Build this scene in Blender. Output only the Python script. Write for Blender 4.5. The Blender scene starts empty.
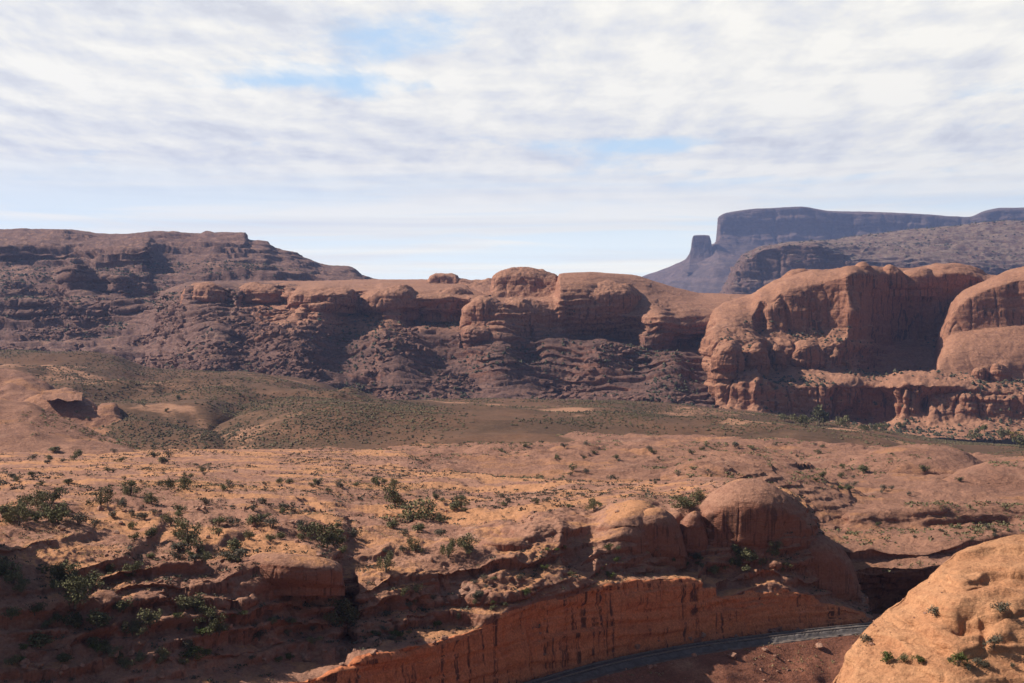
import bpy, math, random
import numpy as np
from mathutils import Vector

# ------------------------------------------------------------------ camera, sky, sun, exposure
C = bpy.context.scene
COL = C.collection
R = math.radians
F = 1400.0                       # focal length in pixels of the 1024 px wide frame
PITCH = math.atan(41.5 / F)
cam = bpy.data.objects.new('camera', bpy.data.cameras.new('camera'))
COL.objects.link(cam)
cam.data.sensor_width = 36.0
cam.data.lens = 36.0 * F / 1024.0
cam.data.clip_start = 1.0
cam.data.clip_end = 60000.0
cam.location = (0, 0, 0)
cam.rotation_euler = (math.pi / 2 - PITCH, 0, 0)
C.camera = cam
C.render.engine = 'CYCLES'
C.cycles.use_denoising = True
C.cycles.max_bounces = 6
C.cycles.diffuse_bounces = 3
C.cycles.volume_bounces = 1
C.view_settings.view_transform = 'Standard'
C.view_settings.look = 'None'
C.view_settings.gamma = 1.0
C.view_settings.exposure = 0.45

SUN_AZ = 80.0                    # degrees to the left of the view direction
SUN_EL = 39.0
sun = bpy.data.objects.new('sun', bpy.data.lights.new('sun', 'SUN'))
COL.objects.link(sun)
sun.data.energy = 5.0
sun.data.angle = R(0.55)
sun.data.color = (1.0, 0.93, 0.82)
to_sun = Vector((-math.sin(R(SUN_AZ)) * math.cos(R(SUN_EL)), math.cos(R(SUN_AZ)) * math.cos(R(SUN_EL)), math.sin(R(SUN_EL))))
sun.rotation_euler = to_sun.to_track_quat('Z', 'Y').to_euler()
SKY_SHIFT = (-15.9, -37.52, 6.58)
SKY_STRENGTH = 0.055
SHADE_FIN = (-107.0, 110.0, 7.0, 43.0, -1.0)   # unseen fin added left of the frame to cast shade: along and across the sun's bearing, half sizes, top
HAZE_DENSITY = 6.4e-5


class Nodes:
    """tiny helper for node graphs"""
    def __init__(s, tree):
        s.t = tree
        tree.nodes.clear()

    def n(s, typ, props=None, **ins):
        nd = s.t.nodes.new(typ)
        for k, v in (props or {}).items():
            setattr(nd, k, v)
        for k, v in ins.items():
            key = int(k[1:]) if k[0] == '_' else k.replace('_', ' ')
            s.set(nd.inputs[key], v)
        return nd

    def set(s, sock, v):
        if isinstance(v, bpy.types.NodeSocket):
            s.t.links.new(v, sock)
        elif isinstance(v, bpy.types.Node):
            s.t.links.new(v.outputs[0], sock)
        else:
            sock.default_value = v

    def m(s, op, a, b=0.0, c=None, clamp=False):
        nd = s.n('ShaderNodeMath', {'operation': op, 'use_clamp': clamp}, _0=a, _1=b)
        if c is not None:
            s.set(nd.inputs[2], c)
        return nd.outputs[0]

    def noise(s, vec, scale, detail=4.0, rough=0.55, dist=0.0):
        return s.n('ShaderNodeTexNoise', {}, Vector=vec, Scale=scale, Detail=detail, Roughness=rough, Distortion=dist).outputs[0]

    def vscale(s, vec, sx, sy, sz):
        return s.n('ShaderNodeVectorMath', {'operation': 'MULTIPLY'}, _0=vec, _1=(sx, sy, sz)).outputs[0]

    def ramp(s, fac, stops, interp='LINEAR'):
        nd = s.n('ShaderNodeValToRGB', {}, Fac=fac)
        r = nd.color_ramp
        r.interpolation = interp
        while len(r.elements) < len(stops):
            r.elements.new(0.5)
        for e, (p, c) in zip(r.elements, stops):
            e.position = p
            e.color = (c, c, c, 1) if not isinstance(c, (tuple, list)) else (c[0], c[1], c[2], 1)
        return nd.outputs[0]

    def mix(s, fac, a, b, mode='MIX'):
        nd = s.n('ShaderNodeMix', {'data_type': 'RGBA', 'blend_type': mode})
        s.set(nd.inputs[0], fac)
        for sock, v in ((nd.inputs[6], a), (nd.inputs[7], b)):
            s.set(sock, (v[0], v[1], v[2], 1) if isinstance(v, (tuple, list)) else v)
        return nd.outputs[2]

    def smooth(s, v, lo, hi):
        return s.n('ShaderNodeMapRange', {'interpolation_type': 'SMOOTHSTEP'}, Value=v, From_Min=lo, From_Max=hi).outputs[0]


def build_world():
    w = bpy.data.worlds.new('World')
    C.world = w
    w.use_nodes = True
    g = Nodes(w.node_tree)
    out = g.n('ShaderNodeOutputWorld')
    bg = g.n('ShaderNodeBackground', {}, Strength=1.0)
    g.t.links.new(bg.outputs[0], out.inputs[0])
    sky = g.n('ShaderNodeTexSky', {'sky_type': 'NISHITA', 'sun_disc': False, 'sun_elevation': R(SUN_EL), 'sun_rotation': R(-SUN_AZ),
                                   'air_density': 1.0, 'dust_density': 1.2, 'ozone_density': 1.2})
    skyc = g.n('ShaderNodeVectorMath', {'operation': 'SCALE'}, _0=sky.outputs[0], Scale=SKY_STRENGTH).outputs[0]
    d = g.n('ShaderNodeTexCoord').outputs['Generated']
    sep = g.n('ShaderNodeSeparateXYZ', {}, _0=d)
    x, y, z = sep.outputs
    az = g.m('ARCTAN2', x, y)
    el = g.m('ARCSINE', z)
    r = g.m('DIVIDE', 1.0, g.m('ADD', el, 0.10))
    q = g.n('ShaderNodeCombineXYZ', {}, X=g.m('MULTIPLY', az, r), Y=r, Z=0.0).outputs[0]     # seen in perspective, a level sheet of cloud
    off = g.n('ShaderNodeVectorMath', {'operation': 'ADD'}, _0=q, _1=SKY_SHIFT).outputs[0]
    wide = g.noise(g.vscale(off, 0.75, 0.95, 1), 1.0, 3.0, 0.5, 0.3)
    pv = g.vscale(off, 3.1, 1.8, 1)
    puff = g.noise(pv, 1.0, 12.0, 0.62, 0.15)
    puff2 = g.noise(g.n('ShaderNodeVectorMath', {'operation': 'ADD'}, _0=pv, _1=(-0.22, 0.16, 0)).outputs[0], 1.0, 12.0, 0.62, 0.15)
    streak = g.noise(g.vscale(off, 0.55, 1.5, 1), 1.0, 6.0, 0.6, 0.6)
    high = g.smooth(el, 0.05, 0.11)
    dens = g.m('ADD', g.m('MULTIPLY', wide, 0.9), g.m('MULTIPLY', puff, 0.36))
    cov_hi = g.smooth(dens, 0.44, 0.56)
    cov_lo = g.m('ADD', 0.22, g.m('MULTIPLY', g.smooth(streak, 0.40, 0.60), 0.7))
    cov = g.m('ADD', g.m('MULTIPLY', cov_hi, high), g.m('MULTIPLY', cov_lo, g.m('SUBTRACT', 1.0, high)))
    relief = g.m('MULTIPLY', g.m('SUBTRACT', puff, puff2), high)
    lit = g.m('ADD', g.m('MULTIPLY', relief, 3.0), 0.70)
    band = g.noise(g.vscale(off, 0.18, 1.3, 1), 1.0, 6.0, 0.52, 0.3)
    lit = g.m('ADD', lit, g.m('MULTIPLY', g.m('SUBTRACT', band, 0.5), 3.2), clamp=True)
    cloudc = g.ramp(lit, [(0.0, (0.53, 0.54, 0.57)), (0.35, (0.625, 0.63, 0.635)), (0.7, (0.725, 0.71, 0.66)), (1.0, (0.80, 0.775, 0.70))])
    blue = g.ramp(el, [(0.0, (0.72, 0.78, 0.79)), (0.06, (0.60, 0.71, 0.77)), (0.12, (0.42, 0.58, 0.73)), (0.25, (0.33, 0.50, 0.71))])
    ahead = g.mix(cov, blue, cloudc)
    ahead = g.mix(g.m('SUBTRACT', 1.0, g.smooth(el, 0.0, 0.10)), ahead, g.mix(1.0, ahead, (1.22, 1.22, 1.16), 'MULTIPLY'))
    # the bank stands ahead; overhead and behind the sky is clear
    inbank = g.m('MULTIPLY', g.m('SUBTRACT', 1.0, g.smooth(el, 0.26, 0.40)), g.smooth(y, 0.55, 0.85))
    final = g.mix(inbank, skyc, ahead)
    g.set(bg.inputs[0], final)


build_world()

# ------------------------------------------------------------------ numeric helpers
rng = np.random.default_rng(11)
random.seed(5)
TBL = rng.random((64, 64, 64)).astype(np.float32) * 2 - 1


def vnoise(x, y, z):
    xi = np.floor(x).astype(np.int64); yi = np.floor(y).astype(np.int64); zi = np.floor(z).astype(np.int64)
    fx = (x - xi).astype(np.float32); fy = (y - yi).astype(np.float32); fz = (z - zi).astype(np.float32)
    fx = fx * fx * fx * (fx * (fx * 6 - 15) + 10); fy = fy * fy * fy * (fy * (fy * 6 - 15) + 10); fz = fz * fz * fz * (fz * (fz * 6 - 15) + 10)
    x0 = xi & 63; x1 = (xi + 1) & 63; y0 = yi & 63; y1 = (yi + 1) & 63; z0 = zi & 63; z1 = (zi + 1) & 63
    a = TBL[x0, y0, z0] * (1 - fx) + TBL[x1, y0, z0] * fx
    b = TBL[x0, y1, z0] * (1 - fx) + TBL[x1, y1, z0] * fx
    c = TBL[x0, y0, z1] * (1 - fx) + TBL[x1, y0, z1] * fx
    e = TBL[x0, y1, z1] * (1 - fx) + TBL[x1, y1, z1] * fx
    a = a * (1 - fy) + b * fy
    c = c * (1 - fy) + e * fy
    return a * (1 - fz) + c * fz


def fbm(P, scale, octs=4, rough=0.5, off=0.0, sz=1.0):
    x = P[..., 0] / scale + off; y = P[..., 1] / scale + off * 1.7 + 3.1; z = P[..., 2] / (scale * sz) + off * 0.6 + 7.7
    s = 0; a = 1.0; t = 0
    for o in range(octs):
        s = s + a * vnoise(x, y, z); t += a
        a *= rough
        x, y = 2.03 * (0.8 * x - 0.6 * y) + 11.3, 2.03 * (0.6 * x + 0.8 * y) + 5.7
        z = z * 2.03 + 3.3
    return s / t * 1.6


def pchip(x, Y, xi):
    x = np.asarray(x, float); Y = np.asarray(Y, float)
    sh = (-1,) + (1,) * (Y.ndim - 1)
    h = np.diff(x).reshape(sh)
    dl = np.diff(Y, axis=0) / h
    m = np.zeros_like(Y)
    if len(x) > 2:
        w1 = 2 * h[1:] + h[:-1]; w2 = h[1:] + 2 * h[:-1]
        ok = dl[:-1] * dl[1:] > 0
        den = np.where(ok, w1 / np.where(ok, dl[:-1], 1) + w2 / np.where(ok, dl[1:], 1), 1)
        m[1:-1] = np.where(ok, (w1 + w2) / den, 0)
    m[0] = dl[0]; m[-1] = dl[-1]
    i = np.clip(np.searchsorted(x, xi, side='right') - 1, 0, len(x) - 2)
    hh = (x[i + 1] - x[i]).reshape(sh)
    t = ((np.asarray(xi) - x[i]) / (x[i + 1] - x[i])).reshape(sh)
    t2 = t * t; t3 = t2 * t
    return (2 * t3 - 3 * t2 + 1) * Y[i] + (t3 - 2 * t2 + t) * hh * m[i] + (-2 * t3 + 3 * t2) * Y[i + 1] + (t3 - t2) * hh * m[i + 1]


CP, SP = math.cos(PITCH), math.sin(PITCH)


def world_pt(px, py, D):
    """survey: the bearing and dip of a landmark in the photograph plus its distance give its place"""
    a = (np.asarray(px, float) - 512.0) / F
    b = (341.5 - np.asarray(py, float)) / F
    yy = CP + b * SP; zz = -SP + b * CP
    t = np.asarray(D, float) / yy
    return np.stack([a * t, yy * t, zz * t], -1)


def project(P):
    x, y, z = P[..., 0], P[..., 1], P[..., 2]
    w = y * CP - z * SP
    b = (y * SP + z * CP) / w
    return 512 + F * x / w, 341.5 - F * b, w


def link_mesh(name, verts, faces, mat, parent=None, smooth=True):
    """verts (n,3), faces (m,k) numpy"""
    me = bpy.data.meshes.new(name)
    verts = np.asarray(verts, np.float32); faces = np.asarray(faces, np.int32)
    me.vertices.add(len(verts)); me.vertices.foreach_set('co', verts.ravel())
    k = faces.shape[1]
    me.loops.add(faces.size); me.loops.foreach_set('vertex_index', faces.ravel())
    me.polygons.add(len(faces))
    me.polygons.foreach_set('loop_start', np.arange(0, faces.size, k, dtype=np.int32))
    me.polygons.foreach_set('use_smooth', np.full(len(faces), smooth))
    me.update(calc_edges=True)
    if mat:
        me.materials.append(mat)
    o = bpy.data.objects.new(name, me)
    COL.objects.link(o)
    if parent is not None:
        o.parent = parent
    return o


SHEETS = {}


def sheet(name, mat, cols, nu, nseg, noise=(), strata=(), joints=(), dents=(), terr=None, seed=0.0, kind='structure', tagname=None, keep=True, mul=None, label=None, mat2=None, calm=(), matu=None):
    """a rock or soil face lofted through surveyed profiles; each profile runs from the near foot over the face to the far side.
    cols: [(px, [(py, D), ...]), ...]; nseg: rows between successive profile points."""
    cols = sorted(cols, key=lambda c: c[0])
    xs = np.array([c[0] for c in cols], float)
    Y = np.array([c[1] for c in cols], float)            # ncol, K, 2
    Y = Y.copy(); Y[..., 1] = np.log(Y[..., 1])
    ui = np.linspace(xs[0], xs[-1], nu)
    A = pchip(xs, Y, ui)                                 # nu, K, 2
    K = A.shape[1]
    if isinstance(nseg, int):
        nseg = [nseg] * (K - 1)
    ti = np.concatenate([np.linspace(k, k + 1, n, endpoint=False) for k, n in enumerate(nseg)] + [[K - 1]])
    B = pchip(np.arange(K), np.swapaxes(A, 0, 1), ti)    # nv, nu, 2
    B = np.swapaxes(B, 0, 1)
    px = np.repeat(ui[:, None], B.shape[1], 1)
    P = world_pt(px, B[..., 0], np.exp(B[..., 1]))
    CALM = np.ones(P.shape[:2])
    for (cx, cy, rx, ry, am) in calm:
        CALM *= 1 - am * np.exp(-((px - cx) / rx) ** 4 - ((B[..., 0] - cy) / ry) ** 4)
    if terr:
        T, amt, warp = terr
        zw = P[..., 2] + fbm(P, T * 9, 3, 0.5, seed + 5) * warp
        q = zw / T; fl = np.floor(q); fr = q - fl
        hard = (vnoise(fl * 3.7, fl * 0 + seed, fl * 0) * 0.5 + 0.5)
        s = np.clip((fr - 0.5) * (2.2 + 3 * hard) + 0.5, 0, 1); s = s * s * (3 - 2 * s)
        am = amt * np.clip(fbm(P, T * 14, 2, 0.5, seed + 9) * 0.7 + 0.75, 0, 1)
        P[..., 2] += (s - fr) * T * am * (np.interp(ti, np.arange(K), mul)[None] if mul is not None else 1.0) * CALM

    def normals(P):
        du = np.gradient(P, axis=0); dv = np.gradient(P, axis=1)
        n = np.cross(du, dv)
        return n / np.maximum(np.linalg.norm(n, axis=-1, keepdims=True), 1e-9)
    N = normals(P)
    steep = np.clip(1.15 - np.abs(N[..., 2]) * 1.15, 0, 1)
    disp = np.zeros(P.shape[:2])
    MU = np.interp(ti, np.arange(K), mul)[None] if mul is not None else np.ones((1, len(ti)))
    dentd = np.zeros(P.shape[:2])
    for (cx, cy, rx, ry, dep) in dents:
        g = np.exp(-((px - cx) / rx) ** 2 - ((B[..., 0] - cy) / ry) ** 2)
        dentd += g * dep
    for i, nz in enumerate(noise):
        sc, am = nz[0], nz[1]
        octs = nz[2] if len(nz) > 2 else 3
        v = fbm(P, sc, octs, 0.6, seed + i * 2.3, nz[3] if len(nz) > 3 else 1.0)
        if len(nz) > 4 and nz[4] == 'billow':
            v = np.abs(v) * 2 - 0.6
        disp += am * v
    for i, (T, am, sharp) in enumerate(strata):
        Q = P.copy()
        Q[..., 2] = P[..., 2] + fbm(P, T * 12, 2, 0.5, seed + 3 * i) * T * 0.8 + 0.02 * P[..., 0]
        x = Q[..., 0] / (T * 22); y = Q[..., 1] / (T * 22); z = Q[..., 2] / T + seed * 3 + i * 7
        v = vnoise(x + seed, y, z) * 0.7 + vnoise(x * 2.3, y * 2.3 + seed, z * 2.1) * 0.4
        disp += am * np.tanh(sharp * v) * (0.25 + 0.75 * steep)
    for i, (S, am) in enumerate(joints):
        v = vnoise(P[..., 0] / S + seed + i, P[..., 1] / S + seed, P[..., 2] / (S * 7) + i)
        v += 0.5 * vnoise(P[..., 0] / S * 2.1 + i, P[..., 1] / S * 2.1 + seed, P[..., 2] / (S * 5) + i)
        rid = np.clip(1 - np.abs(v) * 2.6, 0, 1) ** 2
        disp += (v * 0.6 - rid * 0.6 - np.clip(1 - np.abs(v) * 9, 0, 1) * 0.55) * am * steep
    disp = disp * MU * CALM + dentd
    P = P + N * disp[..., None]
    N = normals(P)
    nu_, nv_ = P.shape[:2]
    idx = np.arange(nu_ * nv_).reshape(nu_, nv_)
    faces = np.stack([idx[:-1, :-1], idx[1:, :-1], idx[1:, 1:], idx[:-1, 1:]], -1).reshape(-1, 4)
    o = link_mesh(tagname or name, P.reshape(-1, 3), faces, mat)
    if mat2:
        o.data.materials.append(mat2[0])
        tt = np.broadcast_to(ti[None], P.shape[:2]) + 0.10 * fbm(P, 3.0, 3, 0.6, seed + 70)
        c = tt[:-1, :-1]
        o.data.polygons.foreach_set('material_index', ((c > mat2[1]) & (c < mat2[2])).astype(np.int32).ravel())
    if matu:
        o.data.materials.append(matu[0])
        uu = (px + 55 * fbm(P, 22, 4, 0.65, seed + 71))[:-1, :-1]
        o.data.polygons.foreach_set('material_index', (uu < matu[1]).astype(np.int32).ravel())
    o['kind'] = kind
    if label:
        o['label'] = label
    if keep:
        SHEETS[name] = (P, N)
    return o


# ------------------------------------------------------------------ materials
def rock_mat(name, cols, stratum=3.0, streak=0.0, streak_w=1.2, sand=None, sand_amt=0.0, grain=1.0, dark=(0.055, 0.032, 0.028), bump=0.5, mottle=0.5, redden=None, low=None, speck=0.0, sand_scale=None, bigw=0.25, finec=0.37):
    m = bpy.data.materials.new(name)
    m.use_nodes = True
    g = Nodes(m.node_tree)
    out = g.n('ShaderNodeOutputMaterial')
    bs = g.n('ShaderNodeBsdfPrincipled', {}, Roughness=0.95)
    bs.inputs['Specular IOR Level'].default_value = 0.15
    g.t.links.new(bs.outputs[0], out.inputs[0])
    geo = g.n('ShaderNodeNewGeometry')
    P = geo.outputs['Position']
    nz = g.n('ShaderNodeSeparateXYZ', {}, _0=geo.outputs['Normal']).outputs[2]
    warp = g.noise(P, 0.25 / stratum, 3.0)
    pz = g.n('ShaderNodeSeparateXYZ', {}, _0=P)
    zz = g.m('ADD', pz.outputs[2], g.m('MULTIPLY', warp, stratum * 1.6))
    sv = g.n('ShaderNodeCombineXYZ', {}, X=g.m('MULTIPLY', pz.outputs[0], 0.05 / stratum), Y=g.m('MULTIPLY', pz.outputs[1], 0.05 / stratum), Z=g.m('MULTIPLY', zz, 1.0 / stratum)).outputs[0]
    st = g.noise(sv, 1.0, 5.0, 0.65)
    big = g.noise(P, 0.12 / stratum, 4.0, 0.6)
    n = len(cols)
    col = g.ramp(g.m('ADD', g.m('MULTIPLY', st, 1 - bigw), g.m('MULTIPLY', big, bigw)), [(0.30 + 0.40 * i / (n - 1), c) for i, c in enumerate(cols)])
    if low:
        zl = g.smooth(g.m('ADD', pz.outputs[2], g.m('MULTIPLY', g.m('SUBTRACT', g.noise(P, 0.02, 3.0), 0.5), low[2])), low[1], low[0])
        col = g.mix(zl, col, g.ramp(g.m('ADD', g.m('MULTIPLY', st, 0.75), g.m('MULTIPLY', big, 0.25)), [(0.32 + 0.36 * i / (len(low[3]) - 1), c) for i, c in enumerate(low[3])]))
    # blotches of weathering
    mot = g.noise(P, 1.6 / stratum, 6.0, 0.68, 0.3)
    col = g.mix(g.m('MULTIPLY', g.smooth(mot, 0.5, 0.68), mottle), col, g.mix(1.0, col, (0.62, 0.56, 0.55), 'MULTIPLY'))
    col = g.mix(g.m('MULTIPLY', g.smooth(mot, 0.48, 0.32), mottle * 0.7), col, g.mix(1.0, col, (1.22, 1.2, 1.16), 'MULTIPLY'))
    steep = g.smooth(nz, 0.72, 0.25)
    if redden:
        col = g.mix(g.m('MULTIPLY', steep, redden[1]), col, redden[0])
    if streak:
        q = g.vscale(P, 1 / streak_w, 1 / streak_w, 0.028 / streak_w)
        s1 = g.noise(q, 1.0, 5.0, 0.6, 0.15)
        s2 = g.noise(P, 0.10 / streak_w, 3.0)
        sm = g.m('MULTIPLY', g.smooth(g.m('ADD', s1, g.m('MULTIPLY', g.m('SUBTRACT', s2, 0.5), 0.35)), 0.53, 0.64), steep)
        col = g.mix(g.m('MULTIPLY', sm, streak), col, dark)
    if sand:
        f = g.m('MULTIPLY', g.smooth(nz, 0.80, 0.97), g.smooth(g.noise(P, sand_scale or 0.35 / grain, 7.0, 0.65), 0.62 - 0.35 * sand_amt, 0.70 - 0.35 * sand_amt))
        sc = g.mix(g.noise(P, 0.9 / grain, 5.0, 0.6), (sand[0] * 0.82, sand[1] * 0.74, sand[2] * 0.68), (sand[0] * 1.18, sand[1] * 1.2, sand[2] * 1.2))
        col = g.mix(f, col, sc)
    # fine grain
    fine = g.noise(P, 1.3 / grain, 6.0, 0.75)
    col = g.mix(1.0, col, g.ramp(fine, [(0.32, 1 - finec), (0.68, 1 + finec)]), 'MULTIPLY')
    if speck:
        sp_ = g.noise(P, 0.7 / grain, 3.0, 0.7, 0.5)
        col = g.mix(g.m('MULTIPLY', g.smooth(sp_, 0.58, 0.66), speck), col, (0.055, 0.042, 0.036))
        col = g.mix(g.m('MULTIPLY', g.smooth(sp_, 0.40, 0.33), speck * 0.6), col, (0.40, 0.25, 0.185))
    g.set(bs.inputs['Base Color'], col)
    h = g.m('ADD', g.m('MULTIPLY', g.noise(sv, 3.0, 6.0, 0.65), 1.3), g.m('MULTIPLY', g.noise(P, 0.9 / grain, 8.0, 0.7), 1.0))
    b = g.n('ShaderNodeBump', {}, Strength=bump, Distance=0.9 * grain, Height=h)
    g.set(bs.inputs['Normal'], b.outputs[0])
    return m


def plain_mat(name, a, b, scale=1.0, rough=0.9, per_object=0.0, hue=None):
    m = bpy.data.materials.new(name)
    m.use_nodes = True
    g = Nodes(m.node_tree)
    out = g.n('ShaderNodeOutputMaterial')
    bs = g.n('ShaderNodeBsdfPrincipled', {}, Roughness=rough)
    bs.inputs['Specular IOR Level'].default_value = 0.2
    g.t.links.new(bs.outputs[0], out.inputs[0])
    P = g.n('ShaderNodeNewGeometry').outputs['Position']
    col = g.mix(g.smooth(g.noise(P, scale, 4.0, 0.6), 0.35, 0.65), a, b)
    if per_object:
        r = g.n('ShaderNodeObjectInfo').outputs['Random']
        col = g.mix(1.0, col, g.ramp(r, [(0.0, 1 - per_object), (1.0, 1 + per_object)]), 'MULTIPLY')
        if hue:
            col = g.mix(g.m('MULTIPLY', g.smooth(r, 0.35, 0.9), 0.6), col, hue)
    g.set(bs.inputs['Base Color'], col)
    return m


M = {}
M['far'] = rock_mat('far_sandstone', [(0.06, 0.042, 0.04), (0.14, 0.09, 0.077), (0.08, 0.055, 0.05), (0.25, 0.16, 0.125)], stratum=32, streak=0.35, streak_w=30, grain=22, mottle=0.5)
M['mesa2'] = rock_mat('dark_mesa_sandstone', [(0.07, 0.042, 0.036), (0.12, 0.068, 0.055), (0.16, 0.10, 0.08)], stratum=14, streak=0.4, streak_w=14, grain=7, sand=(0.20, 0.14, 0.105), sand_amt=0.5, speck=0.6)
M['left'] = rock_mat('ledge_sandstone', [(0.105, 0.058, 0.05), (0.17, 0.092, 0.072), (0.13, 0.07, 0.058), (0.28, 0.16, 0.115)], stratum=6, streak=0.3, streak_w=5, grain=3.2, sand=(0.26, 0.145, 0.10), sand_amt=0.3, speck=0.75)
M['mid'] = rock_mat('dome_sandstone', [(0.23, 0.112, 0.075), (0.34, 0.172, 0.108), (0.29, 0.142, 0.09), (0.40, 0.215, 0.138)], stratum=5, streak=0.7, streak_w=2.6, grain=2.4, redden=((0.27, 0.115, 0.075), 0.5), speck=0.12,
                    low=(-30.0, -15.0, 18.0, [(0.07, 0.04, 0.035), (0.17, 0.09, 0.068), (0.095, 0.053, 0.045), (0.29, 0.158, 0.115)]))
M['wall'] = rock_mat('cliff_sandstone', [(0.22, 0.105, 0.068), (0.34, 0.168, 0.102), (0.28, 0.135, 0.083), (0.41, 0.215, 0.135)], stratum=5, streak=0.8, streak_w=2.4, grain=2.2, redden=((0.24, 0.098, 0.06), 0.6), finec=0.3, speck=0.1)
M['talus'] = rock_mat('talus_slope', [(0.11, 0.06, 0.05), (0.19, 0.10, 0.075), (0.14, 0.075, 0.06), (0.28, 0.155, 0.11)], stratum=5, streak=0.3, streak_w=4, grain=2.0, mottle=0.8)
M['sage'] = rock_mat('sage_soil', [(0.08, 0.046, 0.027), (0.16, 0.08, 0.045), (0.10, 0.056, 0.032), (0.19, 0.098, 0.056)], stratum=7, grain=1.6, mottle=0.6, bump=0.3, sand=(0.36, 0.19, 0.115), sand_amt=0.17, sand_scale=0.014, finec=0.25)
M['slick'] = rock_mat('slickrock', [(0.18, 0.085, 0.058), (0.33, 0.165, 0.105), (0.25, 0.122, 0.08), (0.41, 0.23, 0.155)], stratum=1.6, streak=0.5, streak_w=0.9, grain=0.8, sand=(0.36, 0.175, 0.095), sand_amt=0.25, sand_scale=0.04, redden=((0.26, 0.105, 0.065), 0.5), mottle=0.8, speck=0.15, bump=0.8, bigw=0.5, finec=0.25)
M['near'] = rock_mat('mesa_rock', [(0.20, 0.092, 0.062), (0.37, 0.19, 0.125), (0.28, 0.135, 0.09), (0.49, 0.285, 0.20)], stratum=1.3, streak=0.6, streak_w=0.6, grain=0.4, sand=(0.48, 0.235, 0.12), sand_amt=0.42, sand_scale=0.06, redden=((0.27, 0.10, 0.06), 0.65), mottle=0.7, speck=0.12, bump=0.8, bigw=0.5, finec=0.22)
M['cut'] = rock_mat('cutting_rock', [(0.42, 0.135, 0.06), (0.56, 0.195, 0.088), (0.48, 0.16, 0.072), (0.60, 0.23, 0.105)], stratum=2.2, streak=0.9, streak_w=0.8, grain=0.35, mottle=0.6, bump=0.35, dark=(0.075, 0.035, 0.026))
M['front'] = rock_mat('foreground_slickrock', [(0.40, 0.17, 0.082), (0.55, 0.275, 0.142), (0.47, 0.215, 0.108), (0.58, 0.31, 0.172)], stratum=0.55, streak=0.25, streak_w=0.4, grain=0.16, mottle=0.7, speck=0.1, bump=1.0, bigw=0.4, finec=0.2)
M['bank'] = rock_mat('embankment_debris', [(0.15, 0.058, 0.037), (0.25, 0.10, 0.06), (0.20, 0.078, 0.048), (0.36, 0.19, 0.115)], stratum=2.2, bigw=0.5, grain=0.35, mottle=0.8, speck=0.3, bump=0.8)
M['base'] = rock_mat('desert_floor', [(0.14, 0.08, 0.055), (0.20, 0.11, 0.075)], stratum=20, grain=6)
M['ballast'] = plain_mat('ballast', (0.09, 0.075, 0.068), (0.145, 0.12, 0.11), 1.2)
M['shoulder'] = plain_mat('gravel_shoulder', (0.11, 0.08, 0.066), (0.17, 0.125, 0.105), 0.5)
M['steel'] = plain_mat('rail_steel', (0.16, 0.12, 0.10), (0.22, 0.18, 0.16), 3.0, 0.5)
M['sleeper'] = plain_mat('sleeper_wood', (0.085, 0.068, 0.06), (0.12, 0.10, 0.09), 2.0)
M['bush'] = plain_mat('shrub_leaves', (0.10, 0.096, 0.042), (0.20, 0.185, 0.088), 3.0, per_object=0.35, hue=(0.15, 0.13, 0.07))
M['bush_green'] = plain_mat('green_leaves', (0.06, 0.075, 0.02), (0.14, 0.15, 0.045), 3.0, per_object=0.25)
M['bush_grey'] = plain_mat('grey_scrub_leaves', (0.085, 0.078, 0.055), (0.15, 0.13, 0.09), 3.0, per_object=0.3)
M['yellow'] = plain_mat('yellow_leaves', (0.22, 0.16, 0.03), (0.30, 0.22, 0.06), 1.0)
M['wood'] = plain_mat('bark', (0.10, 0.075, 0.06), (0.17, 0.13, 0.10), 4.0)
M['sagebush'] = plain_mat('sagebrush_leaves', (0.082, 0.064, 0.034), (0.14, 0.108, 0.056), 0.02, per_object=0)
M['scrub'] = plain_mat('far_scrub_leaves', (0.045, 0.045, 0.028), (0.085, 0.075, 0.045), 0.05)
M['drygrass'] = plain_mat('dry_grass', (0.22, 0.165, 0.08), (0.30, 0.235, 0.125), 0.4)
M['stone'] = rock_mat('loose_stone', [(0.22, 0.11, 0.08), (0.33, 0.18, 0.125), (0.40, 0.24, 0.17)], stratum=1.0, grain=0.4)

# ------------------------------------------------------------------ the setting
# base ground to the horizon
gv = np.array([(-8800, -350, -130), (8800, -350, -130), (8800, 7900, -130), (-8800, 7900, -130)], float)
base = link_mesh('ground', gv, np.array([[0, 1, 2, 3]]), M['base'])
base['kind'] = 'structure'

# far mesa and its butte
fm = []
for px, cb, ct in [(560, 296, 295), (620, 288, 287), (640, 279, 278), (660, 272, 271), (684, 262, 261), (700, 253, 252), (712, 246, 245), (716.5, 242, 241), (718.5, 240, 217),
                   (735, 241, 211.5), (770, 246, 208), (800, 247, 206.5), (830, 240, 211), (870, 240, 212), (920, 240, 214.5), (968, 240, 217), (985, 238, 211), (1003, 236, 208), (1024, 236, 208), (1150, 236, 204), (1400, 240, 210)]:
    fm.append((px, [(325, 4600), (300, 5000), (min(cb + 18, 296), 5500), (cb, 5900), (ct + 1.2, 5960), (ct, 6050), (ct + 1, 6700), (330, 7400)]))
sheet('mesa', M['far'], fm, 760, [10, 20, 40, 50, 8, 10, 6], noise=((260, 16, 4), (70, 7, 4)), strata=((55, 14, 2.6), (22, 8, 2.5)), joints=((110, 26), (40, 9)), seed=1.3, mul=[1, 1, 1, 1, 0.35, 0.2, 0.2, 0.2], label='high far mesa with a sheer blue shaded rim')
sp = []
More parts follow.
